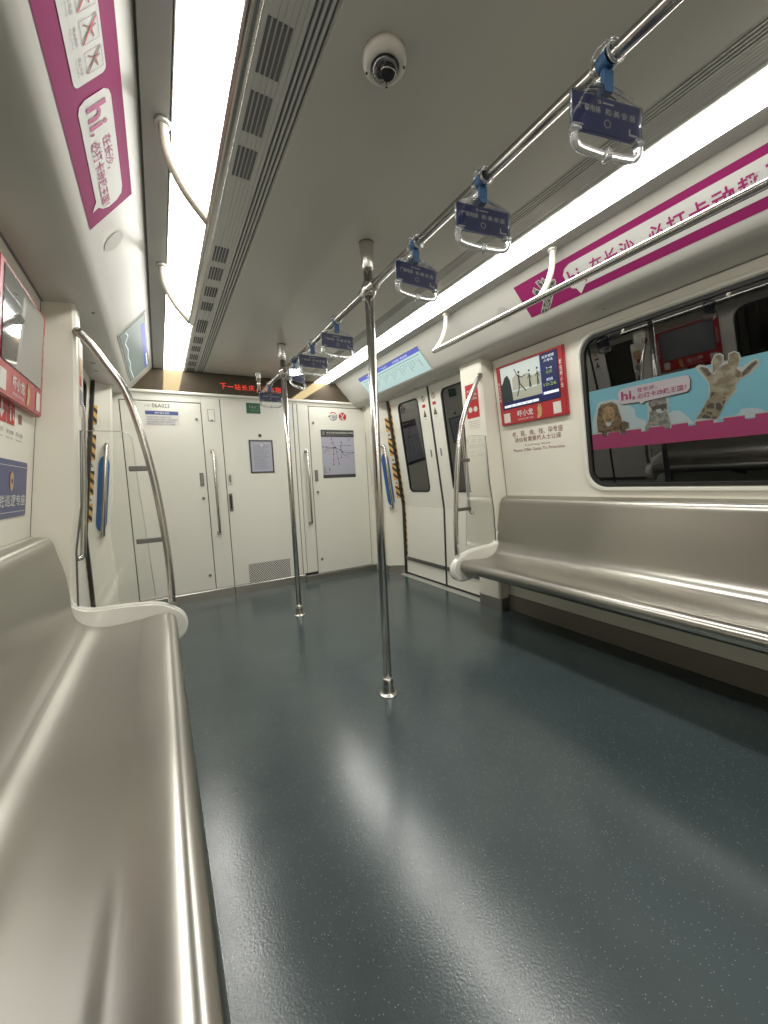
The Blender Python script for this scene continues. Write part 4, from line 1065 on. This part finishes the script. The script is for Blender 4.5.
# route displays on the coves
def route_display(s, u0, u1, va, vb, lit, label):
    t = thing('route_display', label, 'display', K(s))
    bm = B(); prism(bm, [(u0-.014, va-.010), (u1+.014, va-.010), (u1+.014, vb+.010), (u0-.014, vb+.010)], 0, .003, 'XY'); obj('bezel', bm, 'cove', t)
    rect(t, 'screen_border', u0-.003, u1+.003, va-.003, vb+.003, 'black', .0034)
    if lit:
        rect(t, 'screen', u0, u1, va, vb, 'scr_cy', .0042)
        rect(t, 'blue_header', u0, u1, vb-.036, vb, 'scr_bl', .0050)
        text(t, '开往 光达', u0+.16, u0+.30, vb-.028, vb-.010, 'scr_wh', .0058); 
        for k, w in ((.42, '下一站 长庆'), (.62, '六号线'), (.74, '列车运行图')): text(t, w, u0+k*(u1-u0), u0+(k+.10)*(u1-u0), vb-.028, vb-.011, 'scr_wh', .0058)
        st = '谢家桥中塘象鼻窝麓枫路六沟垅文昌阁湘雅医院烈士公园东迎宾路窑岭袁家岭朝阳村芙蓉区政府人民东路花桥曹家坪东湖汉唐大道隆平水稻'
        n = 26
        for i in range(n):
            L_ = 2+(i*7) % 4
            u = u0+.05+(u1-u0-.09)*i/n
            for k in range(L_):
                ch = st[(i*3+k) % len(st)]
                text(t, ch, u, u+.014, vb-.072-k*.017-.014, vb-.072-k*.017, 'scr_gr', .0050)
        strokes(t, 'route_line', [[(u0+.04, vb-.056), (u1-.03, vb-.056)]], .004, 'scr_gr', .0050)
        rect(t, 'status_panel', u0, u0+.10, va, vb-.036, 'scr_wh', .0046) if False else None
    else:
        rect(t, 'screen', u0, u1, va, vb, 'scr_dim', .0042)
        rect(t, 'blue_header', u0+.12, u1, vb-.040, vb-.008, 'scr_bl', .0050)
        rect(t, 'white_strip', u1-.34, u1-.05, vb-.022, vb-.012, 'scr_wh', .0056)
        strokes(t, 'route_line', [[(u0+.03, va+.045), (u0+.10, va+.055), (u0+.18, va+.025), (u0+.32, va+.035), (u0+.45, va+.022), (u0+.60, va+.030), (u0+.75, va+.020), (u1-.03, va+.030)]], .006, 'scr_wh', .0050)
    return t
route_display(1, -3.45, -2.45, -.285, -.078, True, 'lit blue and pale cyan route screen on the right cove above the door')
route_display(-1, 2.66, 3.70, -.240, -.045, False, 'dim grey-green route screen on the left cove above the door')

# round key buttons under the coves
for s, lst in ((1, [(1.161, 1.168, 1.867), (1.205, 1.967, 1.8635), (1.20, 2.62, 1.861), (1.20, 2.907, 1.861), (1.17, 3.25, 1.861)]), (-1, [(1.175, 2.06, 1.8665), (1.089, 2.236, 1.8765), (1.175, 3.016, 1.861), (1.182, 3.203, 1.861)])):
    for (x, y, z) in lst:
        place = 'above the seats' if y < 2.1 else 'above the door'
        bm = B(); lathe(bm, [(0, -.0035), (.014, -.0035), (.017, -.001), (.017, .006)], seg=16)
        o = obj('cove_key_lock', bm, 'lock'); o.location = (s*x, y, z)
        tag(o, 'small dark round lock under the %s cove %s' % ('right' if s > 0 else 'left', place), 'lock', 'round locks under the %s cove %s' % ('right' if s > 0 else 'left', place))

# ------------------------------------------------------------------ screens in red frames
def red_tv(s, yc, lit, label):
    t = thing('wall_screen', label, 'screen', at(W(s), -s*yc, 0 if s > 0 else -.020))
    A, Bv, C_, D = -.257, .257, vz(1.392), vz(1.794)
    bm = B(); prism(bm, [(A, C_), (Bv, C_), (Bv, D), (A, D)], 0, .026, 'XY')
    es = [e for e in bm.edges if all(v.co.z > .02 for v in e.verts)]; bmesh.ops.bevel(bm, geom=es, offset=.004, segments=2, affect='EDGES')
    obj('red_frame', bm, 'redf', t); h = .0275
    sa, sb, sc_, sd = A+.035, Bv-.035, vz(1.50), vz(1.778)
    rect(t, 'screen_bezel', sa-.003, sb+.003, sc_-.003, sd+.003, 'black', h)
    if lit:
        sp = rect(t, 'screen', sa, sb, sc_, sd, 'scr_nv', h+.0006)
        v0 = sc_+.028
        um = sa+.322
        rect(t, 'video_picture', sa+.004, um, v0+.020, sd, 'scr_vid', h+.0012)
        rect(t, 'video_ground', sa+.004, um, v0+.020, v0+.075, 'scr_bg2', h+.0018)
        q = lambda a, b: (sa+.004+a*.318, v0+.020+b*(sd-v0-.020))
        flat(t, 'video_backdrop', [q(.30, .28), q(.30, .62), q(.42, .72), q(.55, .60), q(.68, .66), q(.80, .55), q(1, .60), q(1, .28)], 'scr_bg2', h+.0015)
        flat(t, 'video_figure', [q(0, .0), q(.28, .0), q(.27, .30), q(.24, .60), q(.18, .75), q(.10, .70), q(.04, .55), q(0, .50)], 'scr_dk', h+.0022)
        strokes(t, 'video_figure', [[q(.40, .10), q(.46, .28), q(.48, .46)], [q(.62, .20), q(.55, .32), q(.48, .44)]], .008, 'scr_dk', h+.0022)
        strokes(t, 'video_figure_body', [[q(.48, .44), q(.475, .66)]], .013, 'scr_dk', h+.0026)
        strokes(t, 'video_figure_arms', [[q(.38, .86), q(.43, .70), q(.475, .63), q(.56, .58), q(.63, .63)]], .006, 'scr_dk', h+.0026)
        flat(t, 'video_figure_head', disc(*q(.482, .74), .0085, 12), 'scr_dk', h+.0026)
        for (px_, w_) in ((.74, .011), (.93, .009)):
            strokes(t, 'video_figure', [[q(px_-.012, .26), q(px_, .62)], [q(px_+.02, .26), q(px_, .50)]], w_*.7, 'scr_dk', h+.0022)
            strokes(t, 'video_figure_arms', [[q(px_-.05, .50), q(px_, .60), q(px_+.04, .48)]], .005, 'scr_dk', h+.0026)
            flat(t, 'video_figure_head', disc(*q(px_, .70), .007, 12), 'scr_dk', h+.0026)
        rect(t, 'status_bar', sa+.012, um-.03, sc_+.008, sc_+.024, 'scr_wh', h+.0012)
        for k in range(6): text(t, '运营时间到站'[k], sa+.022+.043*k, sa+.038+.043*k, sc_+.010, sc_+.021, 'scr_nv', h+.0018)
        rect(t, 'side_column', um+.006, sb-.002, sc_+.032, sd-.002, 'scr_nv', h+.0012)
        strokes(t, 'column_border', [[(um+.003, sc_+.03), (um+.003, sd)]], .003, 'scr_bl', h+.0018)
        text(t, '长沙地铁', um+.018, sb-.018, sd-.030, sd-.012, 'scr_wh', h+.0018)
        text(t, '六号线', um+.030, sb-.030, sd-.052, sd-.036, 'scr_wh', h+.0018)
        text(t, '下一站', um+.040, sb-.040, sd-.098, sd-.084, 'scr_wh', h+.0018); text(t, '长庆', um+.040, sb-.040, sd-.124, sd-.104, 'scr_ye', h+.0018)
        text(t, '时间', um+.040, sb-.040, sd-.168, sd-.150, 'scr_wh', h+.0018); text(t, '10:26', um+.016, sb-.018, sd-.196, sd-.176, 'scr_ye', h+.0018)
        rect(t, 'ticker', um+.010, sb-.006, sc_+.036, sc_+.052, 'scr_wh', h+.0018)
    else:
        rect(t, 'screen', sa, sb, sc_, sd, 'offscreen', h+.0006)
    rect(t, 'white_card', A+.030, A+.085, C_+.016, C_+.080, 'cardw', h)
    rect(t, 'white_card', Bv-.090, Bv-.036, C_+.018, C_+.088, 'cardw', h)
    text(t, '虾小龙', A+.145, A+.275, C_+.040, C_+.084, 'white', h, .02)
    text(t, '就在长沙虾小龙', A+.150, A+.272, C_+.018, C_+.030, 'white', h, .01)
    flat(t, 'flame_shape', [(A+.300, C_+.012), (A+.318, C_+.010), (A+.334, C_+.020), (A+.342, C_+.060), (A+.338, C_+.094), (A+.330, C_+.070), (A+.318, C_+.096), (A+.308, C_+.070), (A+.312, C_+.045)], 'gold', h)
    vtext(t, '长沙口味虾', A+.008, A+.026, vz(1.55), vz(1.69), 'white', h, .02)
    vtext(t, '就在虾小龙', Bv-.026, Bv-.008, vz(1.55), vz(1.72), 'white', h, .02)
    return t
red_tv(1, 1.716, True, 'red framed screen showing dancers on the right wall beside the window')
red_tv(-1, 1.828, False, 'red framed dark reflecting screen on the left wall')

# courtesy notice lettering below the right screen
t = thing('courtesy_notice', 'brown Courtesy Seats lettering under the red framed right screen', 'notice', at(W(1), -1.712, 0))
for (s_, hw, z0, z1) in (('老、弱、病、残、孕专座', .198, 1.300, 1.338), ('请给有需要的人士让座', .182, 1.262, 1.295)):
    text(t, s_, -hw, hw, vz(z0), vz(z1), 'brown', .0015, .0)
text(t, 'Courtesy Seats', -.10, .10, vz(1.228), vz(1.245), 'brown', .0015, .0)
text(t, 'Please Offer Seats To Priorities', -.20, .20, vz(1.198), vz(1.217), 'brown', .0015, .0)

# left wall: police seat sign and small red notices
t = thing('blue_seat_sign', 'navy blue metro patrol seat sign on the left wall below the screen', 'sign', at(W(-1), 1.848, 0))
slab(t, 'plate', -.200, .180, vz(.978), vz(1.182), .003, 'blue', r=.012)
strokes(t, 'border_line', [[(-.185, vz(1.162)), (.165, vz(1.162))], [(-.185, vz(.998)), (.165, vz(.998))]], .0022, 'white', .0042)
flat(t, 'gold_emblem', [(-.020, vz(1.10)), (-.016, vz(1.083)), (0, vz(1.072)), (.016, vz(1.083)), (.020, vz(1.10)), (.018, vz(1.13)), (0, vz(1.145)), (-.018, vz(1.13))], 'gold', .0042)
flat(t, 'emblem_centre', disc(0, vz(1.108), .009), 'blue', .005)
text(t, '地铁巡逻专座', -.180, .163, vz(1.018), vz(1.060), 'white', .0042, .012)
t = thing('safety_notice', 'small red notices with white arrow below the left screen', 'notice', at(W(-1), 1.778, 0))
rect(t, 'red_card', -.16, -.002, vz(1.303), vz(1.388), 'redprt'); rect(t, 'red_card', .004, .082, vz(1.303), vz(1.388), 'redprt')
flat(t, 'white_arrow', [(-.052, vz(1.312)), (-.030, vz(1.340)), (-.043, vz(1.340)), (-.043, vz(1.38)), (-.061, vz(1.38)), (-.061, vz(1.340)), (-.074, vz(1.340))], 'white', .0018)
rect(t, 'info_mark', .030, .042, vz(1.314), vz(1.352), 'white', .0018); flat(t, 'info_mark_dot', disc(.036, vz(1.366), .007), 'white', .0018)
rect(t, 'info_mark_side', .060, .070, vz(1.32), vz(1.345), 'white', .0018)
rect(t, 'dark_red_badge', .125, .165, vz(1.318), vz(1.352), 'brown')
for k, (a, b) in enumerate(((-.14, -.03), (.0, .075), (.10, .18))):
    text(t, ['紧急出口', '安全锤', '灭火器'][k], a, b, vz(1.270), vz(1.285), 'greyprt', .0015)
    text(t, ['Emergency exit', 'Safety hammer', 'Extinguisher'][k], a, b, vz(1.252), vz(1.260), 'greyprt', .0015)

# red notice plates on the pillars
for s in (1, -1):
    e = dy(s); side = 'right' if s > 0 else 'left'
    t = thing('red_notice', 'red safety notice on the %s door pillar behind the curved pole' % side, 'notice', at(P_(s), -s*(2.135+e), 0))
    z = lambda q: (q-1.86)*1.0032
    if s < 0:
        t['label'] = 'narrow white notice with small red and brown blocks on the left door pillar'
        t.name = 'pillar_notice'
        rect(t, 'white_sheet', -.05, .05, z(1.40), z(1.74), 'cardw', .0012)
        rect(t, 'brown_block', -.040, .035, z(1.585), z(1.665), 'gold', .002)
        rect(t, 'red_block', -.040, .010, z(1.535), z(1.58), 'redprt', .002)
        rect(t, 'grey_block', -.042, .030, z(1.45), z(1.52), 'greyprt', .002)
        continue
    rect(t, 'red_sheet', -.064, .064, z(1.470), z(1.712), 'redprt', .0012)
    for k, w in enumerate(('紧急情况下', '请按红色按钮', '与司机通话')): text(t, w, -.05, .05, z(1.655-.028*k), z(1.672-.028*k), 'cardw', .002)
    flat(t, 'round_pictogram', disc(-.024, z(1.53), .020), 'cardw', .002); flat(t, 'round_pictogram', disc(.028, z(1.53), .020), 'cardw', .002)
    for k in range(4): text(t, ['乘客紧急报警', 'Passenger emergency call', '非紧急情况请勿使用', 'Do not use without emergency'][k], -.055, .055, z(1.440-.016*k), z(1.448-.016*k), 'brown' if k % 2 else 'greyprt', .0015)

# ------------------------------------------------------------------ stickers on the cab wall
def cabt(name, label, cat): return thing(name, label, cat, at(CAB, 0, 0))
t = cabt('number_sticker', 'car number 06A023 in dark characters on the left cabinet door', 'lettering')
text(t, '06A023', -.880, -.748, 1.766, 1.802, 'blkprt', .0015); text(t, '1节', -.934, -.892, 1.770, 1.790, 'greyprt', .0015)
t = cabt('info_sticker', 'small blue and white information sticker below the car number', 'sticker')
rect(t, 'white_sheet', -.938, -.680, 1.615, 1.742, 'cardw', .0010)
rect(t, 'blue_bar', -.936, -.684, 1.705, 1.737, 'bluebar', .0018, r=.004); text(t, '乘客乘车须知', -.865, -.755, 1.712, 1.730, 'white', .0026, .01)
for k, w in enumerate(('请自觉维护车厢内卫生', '车辆运行时请勿倚靠车门请站稳扶好', '请给需要帮助的乘客让座谢谢合作', '遇到紧急情况请听从工作人员指挥')):
    text(t, w, -.925, (-.74, -.69, -.71, -.715)[k], 1.678-.020*k, 1.691-.020*k, 'bluebar', .0018)
t = cabt('green_sign', 'small green sign at the top of the cab door', 'sign')
rect(t, 'green_plate', -.096, .037, 1.750, 1.852, 'green', .0015); text(t, '紧急出口', -.080, .022, 1.800, 1.825, 'perf', .0022); text(t, 'Emergency Exit', -.080, .022, 1.776, 1.788, 'perf', .0022)
t = cabt('framed_notice', 'grey notice sheet in a dark frame on the cab door', 'notice')
slab(t, 'frame', -.098, .132, 1.172, 1.495, .006, 'mapdk'); rect(t, 'paper_sheet', -.084, .118, 1.186, 1.480, 'paper', .0066)
for k in range(14): text(t, ['驾驶室重地', '非工作人员禁止入内', '列车运行期间', '请勿打扰司机'][k % 4], -.060, .090-.02*(k % 3), 1.430-.017*k, 1.440-.017*k, 'greyprt', .0072)
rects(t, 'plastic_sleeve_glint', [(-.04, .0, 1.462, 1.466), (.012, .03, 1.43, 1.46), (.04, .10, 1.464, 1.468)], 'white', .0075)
t = cabt('route_map_poster', 'grey metro network map poster with black header on the right cabinet door', 'poster')
rect(t, 'paper_sheet', .652, 1.042, 1.092, 1.611, 'paper', .0015)
rect(t, 'header_band', .652, 1.042, 1.535, 1.611, 'mapdk', .0022); rect(t, 'footer_band', .652, 1.042, 1.092, 1.128, 'mapdk', .0022)
text(t, '长沙市轨道交通线网示意图', .715, 1.030, 1.572, 1.590, 'cardw', .0028, .01); text(t, 'Changsha Rail Transit Network Map', .715, .96, 1.552, 1.562, 'paper', .0028); text(t, '图', .670, .692, 1.556, 1.592, 'paper', .0028)
Q = lambda a, b: (.652+.39*a, 1.128+.407*b)
lines = [[Q(.04, .74), Q(.15, .73), Q(.40, .72), Q(.55, .66), Q(.62, .60), Q(.95, .58)], [Q(.30, .95), Q(.33, .84), Q(.42, .72), Q(.45, .60), Q(.47, .42), Q(.50, .28)], [Q(.36, .72), Q(.35, .55), Q(.34, .40), Q(.33, .27)],
         [Q(.60, .86), Q(.57, .74), Q(.60, .62), Q(.58, .45)], [Q(.06, .56), Q(.12, .66), Q(.25, .70), Q(.45, .70)], [Q(.55, .78), Q(.90, .78)], [Q(.62, .55), Q(.72, .50), Q(.82, .44)], [Q(.18, .60), Q(.24, .64)], [Q(.72, .52), Q(.86, .56)]]
strokes(t, 'route_lines', lines, .006, 'greyprt', .0022)
for ln in lines[:4]:
    for p in ln: flat(t, 'interchange_dot', disc(p[0], p[1], .007, 10), 'mapdk', .0028)
rects(t, 'legend_block', [(.668, .680, 1.140, 1.215), (.700, .715, 1.145, 1.155), (.722, .735, 1.165, 1.205), (.69, .705, 1.175, 1.182), (.975, .985, 1.49, 1.52)], 'greyprt', .0022)
t = cabt('round_emblem', 'round grey and red ring emblem, the left of two', 'emblem')
ring(t, 'ring', .806, 1.757, .047, .037, 'greyprt', .0015, -2.7, .9); ring(t, 'red_arc', .806, 1.757, .047, .037, 'redprt', .0016, .9, 2.5)
strokes(t, 'inner_line', [[(.765, 1.750), (.782, 1.768), (.812, 1.770), (.842, 1.752)], [(.785, 1.750), (.83, 1.746)]], .006, 'greyprt', .0018); flat(t, 'pointer', [(.745, 1.752), (.770, 1.768), (.772, 1.745)], 'blkprt', .0018)
flat(t, 'inner_disc', disc(.812, 1.745, .022), 'paper', .0014)
t = cabt('round_emblem', 'round solid red emblem with white strokes, the right of two', 'emblem')
flat(t, 'red_disc', disc(.918, 1.758, .045, 28), 'redprt', .0015)
strokes(t, 'white_strokes', [[(.895, 1.795), (.918, 1.752), (.890, 1.735)], [(.943, 1.795), (.918, 1.752), (.912, 1.715)], [(.930, 1.735), (.928, 1.715)]], .010, 'white', .0022)
t = cabt('wall_switch_plate', 'small cream switch plate between the left cabinet door and the cab door', 'switch')
slab(t, 'plate', -.443, -.385, 1.664, 1.772, .004, 'seal', r=.003); slab(t, 'cover', -.4405, -.3875, 1.6665, 1.7695, .0055, 'cab', r=.003)
bm = B(); prism(bm, rrect(-.424, -.404, 1.668, 1.675, .003, 3), .005, .007, 'XY'); obj('slot', bm, 'black', t)

# ------------------------------------------------------------------ animal advert on the right window
t = thing('window_advert', 'sky blue window advert with lion, raccoon and giraffe over a magenta wall', 'advert', W(1))
H = .0005
def F(name, pts, m, k): return flat(t, name, [(p[0], p[1]) for p in pts], m, H+.0004*k)
F('sky', [(-1.333, -.698), (.20, -.698), (.20, -.3655), (-1.333, -.3655)], 'skyad', 0)
for k in ('ad_cloud1', 'ad_cloud2', 'ad_cloud3'): F('cloud', PLY[k], 'cloud', 1)
def shift(pts, d): return [(p[0]+d, p[1]) for p in pts]
pk = [(-1.333, -.698)]+[(.20, -.698), (.20, -.612)]
top = []
u = .20; hi = True
us = [-1.333, -1.262, -1.240, -1.175, -1.148, -1.068, -1.035, -.960, -.930, -.862, -.832, -.765, -.728, -.655, -.622, -.55, -.515, -.44, -.405, -.33, -.295, -.22, -.185, -.11, -.07, 0, .04, .11, .20]
pts = [(-1.333, -.698)]
for i in range(len(us)-1):
    v = -.606 if i % 2 == 0 else -.626
    pts += [(us[i], v), (us[i+1], v)]
pts += [(.20, -.698)]
F('magenta_wall', pts, 'pinkad', 3)
F('wall_cap', [], 'halo', 4) if False else None
for i in range(0, len(us)-1, 2): F('wall_capstone', [(us[i], -.610), (us[i+1], -.610), (us[i+1], -.604), (us[i], -.604)], 'halo', 4)
F('lion_outline', PLY['ad_lion_halo'], 'halo', 2); F('lion_body', PLY['ad_lion_mane'], 'mane', 5)
F('lion_paw', PLY['ad_lion_paw1'], 'gdark', 5); F('lion_paw', PLY['ad_lion_paw2'], 'gdark', 5)
F('lion_face', PLY['ad_lion_face'], 'lface', 6); F('lion_nose', PLY['ad_lion_nose'], 'gdark', 7); F('lion_chin', PLY['ad_lion_chin'], 'halo', 7)
F('raccoon_outline', PLY['ad_rac_halo'], 'halo', 2); F('raccoon_body', PLY['ad_rac_body'], 'rfur', 5); F('raccoon_head', PLY['ad_rac_head'], 'rfur', 6)
F('raccoon_mask', PLY['ad_rac_mask'], 'hazblk', 7); F('raccoon_muzzle', PLY['ad_rac_muzzle'], 'halo', 8); F('raccoon_nose', PLY['ad_rac_nose'], 'hazblk', 9)
F('giraffe_outline', PLY['ad_gir_halo'], 'halo', 2); F('giraffe_body', PLY['ad_gir_body'], 'gfur', 5); F('giraffe_neck', PLY['ad_gir_neck'], 'gneck', 6)
for k in ('ad_gir_horn1', 'ad_gir_horn2'): F('giraffe_horn', PLY[k], 'gfur', 6)
for k in ('ad_gir_ear1', 'ad_gir_ear2', 'ad_gir_eye'): F('giraffe_ear' if 'ear' in k else 'giraffe_eye', PLY[k], 'gdark', 7)
F('giraffe_muzzle', PLY['ad_gir_muzzle'], 'gfur', 7)
# a second giraffe further along the pane (only its ear tip enters the photograph)
d = .255
F('giraffe_outline', shift(PLY['ad_gir_halo'], d), 'halo', 2); F('giraffe_body', shift(PLY['ad_gir_body'], d), 'gfur', 5); F('giraffe_neck', shift(PLY['ad_gir_neck'], d), 'gneck', 6)
F('giraffe_ear', shift(PLY['ad_gir_ear1'], d), 'gdark', 7)
F('bubble_shadow', [(p[0]+.004, p[1]-.004) for p in PLY['ad_bubble']], 'hazblk', 9)
F('speech_bubble', PLY['ad_bubble'], 'bubad', 10)
text(t, 'hi,', -1.156, -1.086, -.458, -.404, 'pinkad', H+.0048, .03)
text(t, '在长沙，', -1.075, -.985, -.4235, -.400, 'pinkad', H+.0048, .012)
text(t, '必打卡动趣王国！', -1.075, -.862, -.4555, -.4295, 'pinkad', H+.0048, .012)

# ------------------------------------------------------------------ camera, world, view
cam = bpy.data.cameras.new('camera'); co = bpy.data.objects.new('camera', cam); COL.objects.link(co); SC.camera = co
yaw, pitch, roll, fpx = 0.526985779, -0.0851518849, -0.0484198073, 382.52
F_ = Vector((math.sin(yaw)*math.cos(pitch), math.cos(yaw)*math.cos(pitch), math.sin(pitch)))
R0 = Vector((math.cos(yaw), -math.sin(yaw), 0)); U0 = R0.cross(F_)
R_ = R0*math.cos(roll)+U0*math.sin(roll); U_ = -R0*math.sin(roll)+U0*math.cos(roll)
co.matrix_world = Matrix(((R_.x, U_.x, -F_.x, -.887), (R_.y, U_.y, -F_.y, 0), (R_.z, U_.z, -F_.z, 1.05), (0, 0, 0, 1)))
cam.sensor_fit = 'VERTICAL'; cam.sensor_height = 32.; cam.lens = fpx/1024*32.; cam.clip_start = .01; cam.clip_end = 60
w = bpy.data.worlds.new('world'); SC.world = w; w.use_nodes = True
w.node_tree.nodes['Background'].inputs[0].default_value = (.02, .02, .022, 1)
w.node_tree.nodes['Background'].inputs[1].default_value = .3
SC.view_settings.view_transform = 'Standard'; SC.view_settings.look = 'None'; SC.view_settings.gamma = 1
SC.view_settings.use_curve_mapping = False
SC.view_settings.exposure = 0.
